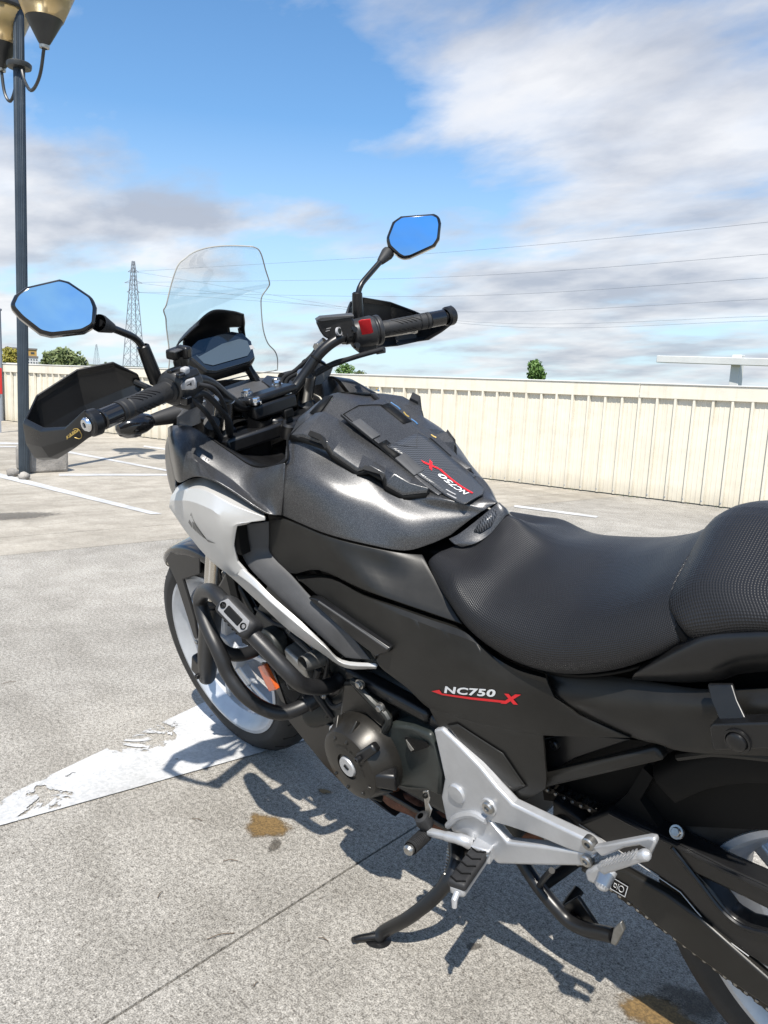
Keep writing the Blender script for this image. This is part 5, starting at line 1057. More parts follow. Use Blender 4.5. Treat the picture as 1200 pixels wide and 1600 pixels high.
# gear lever
gl = part('gear_lever', g_tube(spline([(0.5475, 0.205, 0.3406), (0.5583, 0.212, 0.3479), (0.5877, 0.215, 0.3405), (0.611, 0.216, 0.3338), (0.6298, 0.216, 0.3275)], 5), [.010, .0095, .0085, .0075, .0075, .0075], 10), 'cast_silver')
pa_, pb_ = V((0.6437, 0.205, 0.3144)), V((0.6316, 0.262, 0.3272))
tt = (pb_-pa_).normalized()
part('lever_rubber', g_lathe([(.008, -.004), (.0115, .0)]+[(r_, .002+.0042*i+dz) for i in range(11) for r_, dz in ((.0125, 0), (.0125, .0022), (.0108, .0026), (.0108, .0038))]+[(.0115, .050)], pa_+tt*.012, tt, 18), 'rubber', gl, sharp=20)
part('lever_tip', g_lathe([(.0095, .062), (.0095, .068), (.006, .072), (0, .072)], pa_, tt, 14), 'steel', gl)
part('lever_boot', g_lathe([(.006, -.016), (.013, -.010), (.015, 0), (.012, .012), (.006, .014)], (0.6412, 0.215, 0.3442), (.2, .3, .9), 16), 'rubber', gl)
part('lever_link', join([g_poly([(0.6413, 0.208, 0.4032), (0.6283, 0.208, 0.4096), (0.6266, 0.208, 0.3944), (0.632, 0.208, 0.3808), (0.6242, 0.21, 0.3727), (0.6323, 0.212, 0.3508), (0.6453, 0.212, 0.3453), (0.6401, 0.21, 0.3672), (0.6418, 0.208, 0.384)], .004)]), 'steel', gl, bevel=.0015)
part('link_bolt', g_lathe([(0, .004), (.004, .004), (.005, 0)], (0.6338, 0.209, 0.3982), (0, 1, 0), 10), 'deep_black', gl)
# pillion peg bracket, folded up
pp = part('pillion_footpeg', g_poly([(0.3064, 0.212, 0.4751), (0.2201, 0.215, 0.5434), (0.2114, 0.215, 0.5463), (0.2099, 0.215, 0.54), (0.2206, 0.215, 0.509), (0.2298, 0.215, 0.5004), (0.2274, 0.215, 0.5144), (0.2244, 0.215, 0.5234), (0.2315, 0.215, 0.5236), (0.2555, 0.214, 0.5048), (0.2711, 0.213, 0.4875), (0.2922, 0.212, 0.4666)], .012), 'cast_silver', bevel=.003)
a, b = V((0.2824, 0.228, 0.4675)), V((0.2148, 0.232, 0.5321))
part('folded_peg', join([g_beam(a, b, .016, .016, .013, .013), g_lathe([(0, .009), (.006, .008), (.008, 0), (.007, -.01)], b, b-a, 14)]), 'cast_silver', pp, bevel=.005)
d_ = (b-a).normalized()
for i in range(9): part('peg_tooth', g_box(a+d_*(.012+.008*i)+Vector((0, .006, .011)), (.003, .016, .004), (d_, (0, 1, 0), (0, 0, 1))), 'cast_silver', pp)
part('peg_knuckle', join([g_poly([(0.322, 0.214, 0.4242), (0.2968, 0.214, 0.452), (0.2743, 0.214, 0.4544), (0.2834, 0.214, 0.4307), (0.2985, 0.214, 0.4121), (0.319, 0.214, 0.4085)], .022), g_lathe([(0, .010), (.010, .008), (.012, -.02)], (0.2863, 0.222, 0.4333), (0, .8, -.5), 16)]), 'cast_silver', pp, bevel=.005)
# stands
sf = Vector((.728, .2972, .0890))
st_ = part('side_stand', join([g_tube(spline([(.640, .150, .255), (0.6072, 0.19, 0.2466), (0.6187, 0.228, 0.2097), (0.6622, 0.268, 0.1576), sf+Vector((-.012, -.012, .016)), sf], 6), [.014, .0138, .0125, .012, .012, .0125], 14)]), 'satin_black')
uw = Vector((0, math.sin(R(-15.89)), math.cos(R(-15.89))))       # world up, in the leaning axes
nw = Vector((0, math.cos(R(15.89)), math.sin(R(15.89))))
part('stand_foot', g_lathe([(0, .004), (.022, .0035), (.029, .0), (.030, -.0035), (0, -.0045)], sf-uw*.0065, uw, 22), 'satin_black', st_)
part('stand_tang', g_tube([sf+Vector((0, 0, .004)), sf+Vector((.018, .03, .012)), sf+Vector((.02, .042, .018))], [.008, .0065, .005], 10), 'satin_black', st_)
part('stand_spring', g_tube([Vector((.655, .15, .235)).lerp(Vector((0.6087, 0.215, 0.24)), q/40)+Vector((math.cos(q*1.6)*.006, 0, math.sin(q*1.6)*.006)) for q in range(41)], .0015, 5), 'steel', st_)
part('stand_bracket', g_poly([(0.6576, 0.15, 0.2624), (0.5844, 0.15, 0.3027), (0.5922, 0.16, 0.2417), (0.6344, 0.16, 0.2092), (0.6567, 0.155, 0.2221)], .02), 'satin_black', st_, bevel=.004)
ct = part('centre_stand', join([g_tube(spline([(0.5514, 0.085, 0.2136), (0.5299, 0.09, 0.198), (0.5049, 0.095, 0.1808), (0.4723, 0.1, 0.165), (0.4451, 0.1, 0.1496), (0.4109, 0.1, 0.1529), (0.3759, 0.1, 0.1688), (0.3579, 0.1, 0.1759)], 5), .0125, 12), g_tube(spline([(0.4689, 0.03, 0.1448), (0.4702, 0.07, 0.133), (0.4368, 0.09, 0.1435)], 5), .010, 10), g_tube([(0.5091, 0.09, 0.174), (.46, -.09, .19)], .011, 10)]), 'satin_black')
part('stand_tread', g_poly([(0.345, 0.118, 0.2151), (0.3314, 0.118, 0.238), (0.3267, 0.118, 0.2225), (0.3425, 0.118, 0.1798), (0.3528, 0.118, 0.1793)], .010), 'engine_alloy', ct, bevel=.002)
part('stand_tang', g_tube([(0.5, 0.1, 0.1939), (0.4746, 0.115, 0.238), (0.4498, 0.125, 0.2779)], .0055, 8), 'satin_black', ct)
part('stand_gusset', g_poly([(0.4687, 0.08, 0.1501), (0.4371, 0.08, 0.1898), (0.4107, 0.08, 0.1583), (0.396, 0.08, 0.1395), (0.4383, 0.08, 0.1247)], .008), 'satin_black', ct, bevel=.002)

# ---------------------------------------------------------------- swingarm, chain, rear mudguard
SY = .118
sw = part('swingarm', g_poly([(0.4409, 0.118, 0.4242), (0.39, 0.118, 0.4057), (0.3395, 0.118, 0.4542), (0.2883, 0.118, 0.451), (0.2401, 0.118, 0.4503), (0.1659, 0.118, 0.4468), (0.111, 0.118, 0.4483), (-0.0447, 0.118, 0.4399), (-0.0492, 0.118, 0.3719), (0.0343, 0.118, 0.4023), (0.1025, 0.118, 0.4107), (0.1601, 0.118, 0.4116), (0.2104, 0.118, 0.4107), (0.1802, 0.118, 0.3885), (0.1584, 0.118, 0.3638), (0.1387, 0.118, 0.3612), (0.1099, 0.118, 0.3723), (-0.0566, 0.118, 0.3571), (-0.0608, 0.118, 0.296), (0.0375, 0.118, 0.2948), (0.1089, 0.118, 0.3088), (0.1342, 0.118, 0.3121), (0.1807, 0.118, 0.3261), (0.23, 0.118, 0.3658), (0.2915, 0.118, 0.3781), (0.3655, 0.118, 0.3868), (0.447, 0.118, 0.3595)], .035), 'satin_black', bevel=.006, seg=3)
part('arm_crease', g_tube(spline([(0.2398, 0.119, 0.4421), (0.2171, 0.119, 0.4189), (0.1948, 0.119, 0.396), (0.1728, 0.119, 0.3735), (0.1511, 0.119, 0.3628), (0.1324, 0.119, 0.3642), (0.0975, 0.119, 0.3775)], 5), .0035, 8), 'satin_black', sw)
part('arm_edge', g_tube([(0.3375, 0.118, 0.4517), (0.2884, 0.118, 0.4486), (0.2401, 0.118, 0.448), (0.166, 0.118, 0.4446), (0.1031, 0.118, 0.4459)], .0035, 8), 'satin_black', sw)
part('arm_pale_line', g_tube([(0.3917, 0.1195, 0.4009), (0.2906, 0.1195, 0.3811), (0.2292, 0.1195, 0.3675), (0.2062, 0.1195, 0.3469), (0.18, 0.1195, 0.328), (0.1336, 0.1195, 0.3152)], .0008, 5), 'grey_decal', sw)  # pale line drawn along the lower crease of the arm
cg = part('chain_guard', g_poly([(0.3951, 0.125, 0.3112), (0.3586, 0.125, 0.3435), (0.3123, 0.125, 0.3589), (0.2488, 0.125, 0.3548), (0.1991, 0.125, 0.3423), (0.106, 0.125, 0.2979), (0.004, 0.125, 0.2562), (0.0011, 0.125, 0.1937), (0.1053, 0.125, 0.247), (0.1572, 0.125, 0.2542), (0.2153, 0.125, 0.2686), (0.2711, 0.125, 0.2856), (0.3204, 0.125, 0.3062), (0.3699, 0.125, 0.3083)], .016), 'matte_plastic', bevel=.004, seg=3)
st = [V((0.3341, 0.1262, 0.3366)), V((0.3076, 0.1262, 0.3343)), V((0.3142, 0.1262, 0.3087)), V((0.3401, 0.1262, 0.31))]
bl = lambda u, v: (st[3]*(1-u)+st[2]*u)*(1-v)+(st[0]*(1-u)+st[1]*u)*v
def strip(u0, v0, u1, v1, lift=.0006): return ([bl(u, v)+Vector((0, lift, 0)) for u, v in ((u0, v0), (u1, v0), (u1, v1), (u0, v1))], [(0, 1, 2, 3)])
dc = part('chain_label', strip(0, 0, 1, 1, .0), 'deep_black', cg, fixn=False)
part('label_frame', join([strip(0, 0, 1, .07), strip(0, .93, 1, 1), strip(0, .07, .05, .93), strip(.95, .07, 1, .93)]), 'white_decal', dc, fixn=False)
gl_ = []
for cx_, r_ in ((.66, .20),):
    pts = [bl(cx_+r_*.75*math.cos(q*.42), .5+r_*1.25*math.sin(q*.42))+Vector((0, .0008, 0)) for q in range(16)]; gl_.append(g_tube(pts, .0005, 4))
gl_.append(g_tube([bl(.2, .35)+Vector((0, .0008, 0)), bl(.34, .35)+Vector((0, .0008, 0)), bl(.34, .65)+Vector((0, .0008, 0)), bl(.2, .65)+Vector((0, .0008, 0)), bl(.2, .35)+Vector((0, .0008, 0))], .0005, 4))
gl_.append(g_tube([bl(.42, .25)+Vector((0, .0008, 0)), bl(.46, .75)+Vector((0, .0008, 0))], .0005, 4))
part('label_symbol', join(gl_), 'white_decal', dc)
# chain: plates and rollers round both sprockets
def chain_path():
    A, ra = Vector((.555, .0, .380)), .042; Bc, rb_ = Vector((0, 0, .308)), .118
    d = (Bc-A); L = d.length; ang = math.atan2(d.z, d.x); off = math.acos((ra-rb_)/L)
    pts = []
    for sgn, fr, to_ in ((1, None, None),): pass
    a1, a2 = ang+off, ang-off
    def arc(c, r, s, e, n): return [Vector((c.x+r*math.cos(s+(e-s)*i/n), 0, c.z+r*math.sin(s+(e-s)*i/n))) for i in range(n+1)]
    while a2 < a1: a2 += 2*math.pi
    p = arc(A, ra, a1, a2, 14); e = a1 if a1 > a2-2*math.pi else a1
    q = arc(Bc, rb_, a2-2*math.pi, a1, 30)
    return p+q+[p[0]]
cp = chain_path(); seglen = [0]
for i in range(1, len(cp)): seglen.append(seglen[-1]+(cp[i]-cp[i-1]).length)
def at_len(s):
    s %= seglen[-1]
    for i in range(1, len(cp)):
        if seglen[i] >= s: return cp[i-1].lerp(cp[i], (s-seglen[i-1])/max(1e-6, seglen[i]-seglen[i-1]))
NL = int(seglen[-1]/.0155); lk = []; pins = []
for i in range(NL):
    a, b = at_len(i*.0155), at_len((i+1)*.0155); t = (b-a).normalized(); u = Vector((-t.z, 0, t.x))
    for s in (1, -1):
        y = .095+s*(.0085 if i % 2 else .0065)
        out = [a-t*.0055, a-t*.003+u*.0058, a+t*.004+u*.0058, (a+b)/2+u*.0042, b-t*.004+u*.0058, b+t*.003+u*.0058, b+t*.0055, b+t*.003-u*.0058, b-t*.004-u*.0058, (a+b)/2-u*.0042, a+t*.004-u*.0058, a-t*.003-u*.0058]
        lk.append(g_poly([p+Vector((0, y+.0009, 0)) for p in out], .0018))
    pins.append(g_lathe([(0, .011), (.0026, .011), (.003, .0105), (.003, -.0105)], a+Vector((0, .095, 0)), (0, 1, 0), 8)); lk.append(g_tube([a+Vector((0, .089, 0)), a+Vector((0, .101, 0))], .005, 8))
chn = part('drive_chain', join(lk), 'chain_steel', sharp=25); chn['kind'] = 'stuff'
o = part('chain_pin', join(pins), 'steel', chn); o['kind'] = 'stuff'
tee = []
for i in range(86): 
    a = 2*math.pi*i/86; r_ = .121 if i % 2 else .113; tee.append((r_*math.cos(a), .0925, .308+r_*math.sin(a)))
part('rear_sprocket', join([g_poly(tee, .005), g_lathe([(.03, .09), (.07, .085), (.07, .098), (.03, .10)], (0, 0, .312), (0, 1, 0), 30)]), 'steel', wr)
rows = []
for th in range(38, 171, 12):
    t = R(th); rows.append([(rr*math.cos(t), y, .33+rr*math.sin(t)) for rr, y in ((.30, .112), (.335, .112), (.352, .095), (.358, .05), (.36, 0), (.358, -.05), (.352, -.095), (.335, -.112), (.30, -.112))])
hug = patch('rear_mudguard', rows, 'deep_black', bike, 2, 2, out=(0, 0, 1), thick=.003)
part('inner_fender', g_patch([sym_row([(.46, .105, .42), (.46, 0, .44)]), sym_row([(.42, .11, .56), (.42, 0, .58)]), sym_row([(.30, .12, .66), (.30, 0, .68)]), sym_row([(.10, .13, .70), (.10, 0, .72)]), sym_row([(-.25, .13, .74), (-.25, 0, .76)])], 4, 4, (0, 0, 1))[:2], 'deep_black', thick=.004)
part('fender_lip', g_tube(spline([(0.2259, 0.12, 0.6029), (0.1973, 0.125, 0.6229), (0.1623, 0.13, 0.6437), (0.0609, 0.13, 0.6764)], 5), .006, 8), 'matte_plastic', hug)
bolt('guard_bolt', (0.2319, 0.12, 0.4743), (0, .8, .6), .0075, 'steel', sw)
part('arm_gusset', g_poly([(0.3483, 0.105, 0.4378), (0.3171, 0.1, 0.4832), (0.2894, 0.1, 0.5417), (0.2753, 0.1, 0.5318), (0.2969, 0.1, 0.4818), (0.2659, 0.105, 0.4488)], .02), 'deep_black', sw)
part('pivot_boss', g_lathe([(0, .012), (.018, .012), (.024, .006), (.028, -.02)], (0.4191, 0.118, 0.3747), (0, 1, 0), 24), 'engine_black', sw)
part('rear_shock', g_tube([(.34, 0, .40), (.30, 0, .66)], .03, 14), 'deep_black')
# ---------------------------------------------------------------- handlebar, controls, mirrors
BAR = [(1.16, 0, 1.000), (1.16, .060, 1.000), (1.15, .100, 1.030), (1.132, .140, 1.068), (1.110, .190, 1.088), (1.08, .27, 1.086), (1.04, .37, 1.084), (1.022, .42, 1.083)]
full = [Vector((x, -y, z)) for x, y, z in BAR[:0:-1]]+[V(p) for p in BAR]
bar = part('handlebar', g_tube(spline(full, 6), .0115, 16), 'satin_black')
clamp = part('bar_clamp', join([g_box((1.158, 0, 1.010), (.046, .125, .016)), g_box((1.160, 0, .985), (.05, .11, .03)), g_lathe([(.025, -.03), (.025, .02)], (1.158, .035, .96), SA, 20), g_lathe([(.025, -.03), (.025, .02)], (1.158, -.035, .96), SA, 20)]), 'satin_black', bar, bevel=.006, seg=3)
for c in ((1.163, 0.045, 1.022), (1.181, -0.045, 1.015), (1.137, 0.045, 1.006), (1.154, -0.045, 0.9998)): bolt('clamp_bolt', V(c)+Vector((0, 0, .002)), (-.12, 0, 1), .0092, 'chrome', clamp, h=.009)
o = V((1.143, 0.012, 1.007)); 
dec = part('clamp_badge', g_poly([(1.16, 0.013, 1.011), (1.164, -0.01, 1.011), (1.149, -0.012, 1.005), (1.146, 0.012, 1.003)], .001, (0, 0, -1)), 'grey_decal', clamp)
yk = part('top_yoke', join([g_poly([(1.19, .135, .955), (1.225, .05, .955), (1.225, -.05, .955), (1.19, -.135, .955), (1.13, -.135, .955), (1.12, -.03, .955), (1.12, .03, .955), (1.13, .135, .955)], .03, (0, 0, -1)), g_lathe([(0, .012), (.018, .012), (.02, .0)], (1.15, 0, .953), SA, 6)]), 'satin_black', bevel=.006)
for s in (1, -1):
    part('fork_cap', g_lathe([(0, .014), (.012, .014), (.016, .008), (.022, .006), (.022, -.02)], (1.175, .105*s, .957), SA, 18), 'satin_black', yk)
part('ignition_lock', join([g_lathe([(0, .012), (.013, .012), (.017, .008), (.019, -.02)], (1.105, .0, .945), (-.4, 0, .9), 20), g_box((1.10, 0, .962), (.004, .014, .012))]), 'satin_black', yk)
part('key_bow', g_box((1.094, .002, .975), (.006, .022, .018)), 'deep_black', yk, bevel=.004)
def along(y):
    for a, b in zip(BAR[:-1], BAR[1:]):
        if a[1] <= y <= b[1]: return V(a).lerp(V(b), (y-a[1])/(b[1]-a[1]))
    return V(BAR[-1])
for s in (1, -1):
    fl_ = lambda v: Vector((v.x, v.y*s, v.z))
    a, b = along(.252), along(.375); ax = fl_(b)-fl_(a); L = ax.length; A = fl_(a)
    prof = [(.0115, 0), (.022, .0), (.0225, .004), (.0175, .006)]+[(r_, .008+.0032*i+dz) for i in range(8) for r_, dz in ((.0168, 0), (.0172, .0012), (.0172, .0022), (.0166, .0026))]+[(.0166, .036), (.0172, .042), (.0170, .092)]+[(.0175, L-.026), (.0158, L-.024), (.0175, L-.022), (.0178, L-.010), (.0158, L-.008), (.0178, L-.006), (.0178, L), (.0115, L)]
    gp_ = part('grip', g_lathe(prof, A, ax, 28), 'rubber', sharp=30)
    axn = ax.normalized(); up_ = Vector((0, 0, 1)); up_ = (up_-axn*up_.dot(axn)).normalized(); sd = axn.cross(up_)
    for q in range(5):
        for k_ in range(4):
            ph = k_*1.57+.4; pts = []
            for j in range(5):
                aa = ph+j*.22; pts.append(A+axn*(.040+.011*q+.006*j)+(up_*math.cos(aa)+sd*math.sin(aa))*.0170)
            part('grip_groove', g_tube(pts, .0011, 5), 'deep_black', gp_)
    e0, e1 = fl_(along(.375)), fl_(along(.412)); part('bar_end_weight', g_tube([e0, e0.lerp(e1, .06), e0.lerp(e1, .94), e1], [.0150, .0172, .0172, .0150], 24), 'gloss_black', bar)
# left switch gear
def frame_at(y, s):
    p = along(y); q = along(y+.02); ax = Vector((q.x-p.x, (q.y-p.y)*s, q.z-p.z)).normalized(); up_ = Vector((-.25, 0, 1)); up_ = (up_-ax*up_.dot(ax)).normalized(); bk = ax.cross(up_); bk = bk if bk.x < 0 else -bk
    return Vector((p.x, p.y*s, p.z)), ax, up_, bk
p, ax, up_, bk = frame_at(.222, 1)
lsw = part('left_switchgear', join([g_lathe([(.018, -.036), (.028, -.035), (.032, -.02), (.0335, .008), (.033, .020), (.026, .029), (.0175, .030)], p, ax, 30), g_box(p-ax*.012-up_*.012+bk*.006, (.044, .042, .056), (ax, bk, up_))]), 'switch_plastic', bevel=.006, seg=3)
part('switch_block', g_box(p-ax*.006+up_*.020+bk*.016, (.040, .020, .014), (ax, (bk+up_*.7).normalized(), (up_-bk*.7).normalized())), 'satin_black', lsw, bevel=.003)
part('dip_switch', g_box((1.056, 0.228, 1.117), (.016, .012, .012), (ax, bk, up_)), 'button_grey', lsw, bevel=.0035, seg=3)
part('mode_switch', g_box((1.059, 0.246, 1.123), (.030, .010, .007), (ax, bk, up_)), 'gloss_black', lsw, bevel=.002)
part('mode_switch', g_box((1.042, 0.246, 1.114), (.016, .010, .007), (ax, bk, up_)), 'gloss_black', lsw, bevel=.002)
hb = part('horn_button', g_poly([(1.057, 0.243, 1.094), (1.036, 0.241, 1.104), (1.014, 0.238, 1.108), (1.015, 0.236, 1.099), (1.018, 0.236, 1.089), (1.03, 0.238, 1.086), (1.06, 0.242, 1.085)], .010, (.7, -.6, 0)), 'button_grey', lsw, bevel=.003, seg=3)
part('button_symbol', join([g_box((1.028, 0.2425, 1.097), (.009, .0015, .0012), (ax, bk, up_)), g_box((1.022, 0.242, 1.098), (.002, .0015, .005), (ax, bk, up_))]), 'deep_black', lsw)
part('indicator_switch', g_box((1.058, 0.238, 1.067), (.016, .014, .014), (ax, bk, up_)), 'gloss_black', lsw, bevel=.002)
bx_ = part('button_box', join([g_box((1.094, 0.215, 1.144), (.036, .022, .018), (ax, bk, up_)), g_box((1.085, 0.206, 1.144), (.016, .026, .022), (ax, bk, up_))]), 'satin_black', lsw, bevel=.004)
part('box_foot', g_lathe([(.012, -.012), (.014, 0), (.012, .012)], (1.095, 0.21, 1.127), up_, 16), 'satin_black', lsw)
part('button_face', g_box((1.079, 0.222, 1.15), (.024, .012, .003), (ax, bk, up_)), 'grey_plastic', lsw, bevel=.001)
# right switch gear with the red stop switch and the brake reservoir
p, ax, up_, bk = frame_at(.238, -1)
rsw = part('right_switchgear', join([g_lathe([(.016, -.036), (.029, -.035), (.032, -.02), (.033, .0), (.033, .012), (.0285, .013), (.0285, .018), (.032, .019), (.032, .028), (.018, .031)], p, ax, 30), g_box(p-ax*.008-up_*.014+bk*.003, (.042, .036, .044), (ax, bk, up_))]), 'switch_plastic', bevel=.004, seg=3)
part('stop_switch', g_poly([(1.056, -0.194, 1.122), (1.04, -0.208, 1.121), (1.043, -0.214, 1.091), (1.06, -0.202, 1.091)], .010, (.8, .3, -.3)), 'red_plastic', rsw, bevel=.003, seg=3)
sb = part('starter_button', g_box((1.058, -0.236, 1.048), (.022, .012, .012), (ax, bk, up_)), 'gloss_black', rsw, bevel=.002)
part('button_symbol', g_lathe([(.0026, .0), (.0032, .0), (.0032, .001), (.0026, .001)], (1.064, -0.243, 1.047), (-.8, .5, .1), 14), 'white_decal', rsw)
part('lever_clamp', join([g_lathe([(.0125, -.011), (.018, -.010), (.018, .010), (.0125, .011)], Vector((along(.198).x, -.198, along(.198).z)), ax, 22)]), 'satin_black', rsw, bevel=.002)
for c in ((1.06, -0.176, 1.105), (1.06, -0.176, 1.072)): part('clamp_screw', g_lathe([(0, .004), (.0055, .004), (.0065, 0), (.0065, -.006)], c, (-.9, .3, .1), 14), 'satin_black', rsw)
rv = part('brake_reservoir', g_poly([(1.148, -0.15, 1.125), (1.136, -0.152, 1.13), (1.078, -0.192, 1.128), (1.077, -0.192, 1.113), (1.082, -0.19, 1.085), (1.129, -0.17, 1.081), (1.141, -0.158, 1.094), (1.145, -0.154, 1.106)], .038, (.8, -.6, 0)), 'switch_plastic', bevel=.004, seg=3)
part('reservoir_cap', g_poly([V(q)+Vector((-.002, 0, .002)) for q in ((1.151, -0.15, 1.127), (1.135, -0.152, 1.133), (1.075, -0.192, 1.13), (1.075, -0.192, 1.124), (1.135, -0.152, 1.125))], .044, (.8, -.6, 0)), 'grey_plastic', rv, bevel=.002)
sgl = part('sight_glass', g_lathe([(0, .001), (.0065, .001), (.0065, .002), (.0088, .002), (.0092, -.003)], V((1.107, -0.172, 1.102))+Vector((-.002, 0, 0)), (-.95, -.25, .1), 24), 'button_grey', rv)
part('sight_lens', g_lathe([(0, .0022), (.0062, .0018), (.0062, 0)], V((1.107, -0.172, 1.102))+Vector((-.002, 0, 0)), (-.95, -.25, .1), 20), 'green_black', sgl)
for yy in (508, 514): pass
part('reservoir_lettering', join([g_box(V(q)+Vector((-.0025, 0, 0)), (.0004, .012, .0014)) for q in ((1.125, -0.16, 1.111), (1.129, -0.16, 1.106))]), 'grey_decal', rv)
part('banjo_bolt', join([g_lathe([(0, .010), (.0075, .010), (.0085, .008), (.0085, -.006)], (1.155, -0.15, 1.075), (-.3, 1, .1), 6), g_tube([(1.153, -0.15, 1.075), (1.139, -0.158, 1.085)], .009, 12)]), 'steel', rv, sharp=25)
# clutch / brake levers
for s, nm in ((1, 'clutch_lever'), (-1, 'brake_lever')):
    part(nm, g_tube(spline([(1.135, .205*s, 1.075), (1.165, .25*s, 1.068), (1.155, .31*s, 1.062), (1.12, .38*s, 1.058), (1.11, .405*s, 1.058)], 5), [.008, .0075, .007, .006, .006, .0085], 10), 'steel' if s < 0 else 'satin_black')
# mirrors
def mirror(cpt, rows, base, bend, neck, n, name, outl):
    n = V(n).normalized(); c = V(cpt); neck = V(neck)-n*.016
    mr = part(name, g_poly([V(p)+n*.0 for p in outl], .026, -n), 'gloss_black', bevel=.007, seg=4)
    cc = sum((V(p) for p in outl), Vector())/len(outl)
    gl = [cc+(V(p)-cc)*.885+n*.0012 for p in outl]
    gl = [q+(-(q-cc).dot(n)+.0012)*n for q in gl]
    # round the glass outline a little
    rg = []
    for i in range(len(gl)):
        a, b, d = gl[i-1], gl[i], gl[(i+1) % len(gl)]; ra = min((a-b).length, (d-b).length)*.28
        p0, p1 = b+(a-b).normalized()*ra, b+(d-b).normalized()*ra
        for j in range(5): t = j/4; rg.append(p0*(1-t)**2+b*2*t*(1-t)+p1*t*t)
    part('mirror_glass', (rg, [tuple(range(len(rg)))]), 'mirror_glass', mr, fixn=False)
    part('mirror_stem', g_tube(fillet([base, bend, neck], .035), .0062, 14), 'satin_black', mr)
    bd = (V(bend)-V(base)).normalized()
    part('stem_boot', g_lathe([(.0085, .045), (.011, .043), (.0125, .0), (.0125, -.025), (.010, -.028)], V(base)+bd*.012, bd, 18), 'satin_black', mr)
    nd = (V(neck)-V(bend)).normalized()
    part('neck_boot', g_lathe([(.0065, -.004), (.0085, .0), (.0145, .028), (.014, .034)], V(neck)-nd*.032, nd, 18), 'rubber', mr)
    return mr
def on_plane(c, n, p, o=(-0.1968, 1.2515, 1.0154)): return p
LM, LMN = (1.082, .41, 1.259), (-0.9087, 0.2944, 0.2959)
RM, RMN = (1.082, -.41, 1.259), (-0.6986, 0.6611, 0.2736)
mirror(LM, None, (1.128, .250, 1.112), (1.121, .262, 1.178), (1.054, 0.3553, 1.228), LMN, 'left_mirror', [(1.105, 0.4667, 1.274), (1.106, 0.4542, 1.288), (1.102, 0.4348, 1.297), (1.087, 0.3859, 1.3), (1.082, 0.3741, 1.294), (1.064, 0.3505, 1.264), (1.059, 0.3511, 1.248), (1.055, 0.3631, 1.222), (1.059, 0.3824, 1.216), (1.075, 0.4288, 1.22), (1.082, 0.4424, 1.227), (1.097, 0.46, 1.255)])
mirror(RM, None, (1.128, -.250, 1.112), (1.121, -.255, 1.176), (1.12, -0.3612, 1.238), RMN, 'right_mirror', [(1.126, -0.3664, 1.265), (1.119, -0.3864, 1.297), (1.107, -0.4025, 1.306), (1.056, -0.4539, 1.3), (1.047, -0.461, 1.293), (1.043, -0.4595, 1.278), (1.042, -0.4467, 1.246), (1.048, -0.4356, 1.233), (1.085, -0.3899, 1.218), (1.095, -0.3795, 1.218), (1.103, -0.3734, 1.225), (1.121, -0.364, 1.248)])
# hand guards
def guard(s):
    prof = [  # (x, y, z_bottom, z_top)
        (1.020, .434, 1.064, 1.106), (1.070, .454, 1.042, 1.080), (1.130, .472, 1.022, 1.078), (1.182, .478, 1.016, 1.092),
        (1.216, .436, 1.014, 1.120), (1.219, .350, 1.026, 1.145), (1.198, .286, 1.048, 1.145), (1.182, .252, 1.082, 1.116)]
    rows = []
    for f, inw, bul in ((0, .016, 0), (.10, .003, 0), (.45, 0, .003), (.90, .002, 0), (1.0, .009, 0)):
        r = []
        for i, (x, y, zb, zt) in enumerate(prof):
            d = Vector((x-1.08, y-.34, 0)).normalized(); k_ = min(1, i/2)
            r.append((x+d.x*(bul-inw*k_), (y+d.y*(bul-inw*k_))*s, zb+(zt-zb)*f))
        rows.append(r)
    vs, fs, uv = g_patch(rows, 1, 1, (.5, s, 0), True, True)
    g = add('hand_guard', (vs, fs), 'guard_black', bike, thick=.0035, bevel=.013, seg=5, sharp=70, fixn=False, bang=9)
    e = V((1.022, .43*s, 1.083)); part('guard_bracket', g_lathe([(.0, .004), (.019, .004), (.0215, .001), (.0215, -.012), (.017, -.016)], e, (-.12, s, 0), 24), 'satin_black', g)
    part('guard_bolt', g_lathe([(0, .004), (.0042, .004), (.0045, .0075), (.009, .0075), (.0115, .005), (.012, .002)], e+Vector((0, .003*s, 0)), (-.12, s, 0), 24), 'chrome', g)
    part('guard_arm', g_tube([(1.10, .24*s, 1.07), (1.15, .25*s, 1.085), (1.182, .262*s, 1.10)], .006, 8), 'satin_black', g)
    return g
gl1 = guard(1); gr1 = guard(-1)
xd_ = V((-.9, -.22, .22))
tx = fit_text('KAPPA', (1.061, 0.462, 1.06), V((1.022, 0.45, 1.076))-V((1.061, 0.462, 1.06)), .036, (0, 0, 1), .008, bold=.03, shear=.2)
bm = bmesh.new(); bm.from_mesh(gl1.data); tree_ = BVHTree.FromBMesh(bm); bm.free(); camb = V((-.1968, 1.2515*math.cos(R(15.89))-1.0154*math.sin(R(15.89)), 1.2515*math.sin(R(15.89))+1.0154*math.cos(R(15.89))))
def stick(geo, tree, lift=.0022):
    out = []
    for v in geo[0]:
        loc, nrm, idx, dist = tree.find_nearest(V(v)); 
        if nrm.y < 0: nrm = -nrm
        out.append(loc+nrm*lift)
    return out, geo[1]
part('guard_lettering', stick(tx, tree_), 'gold_decal', gl1, fixn=False)
mid = V((1.037, 0.458, 1.069)); rg = [mid+Vector((math.cos(q*.3)*.011, 0, math.sin(q*.3)*.011)) for q in range(3, 19)]
part('guard_emblem', g_tube(stick((rg, []), tree_)[0], .0006, 4), 'gold_decal', gl1)
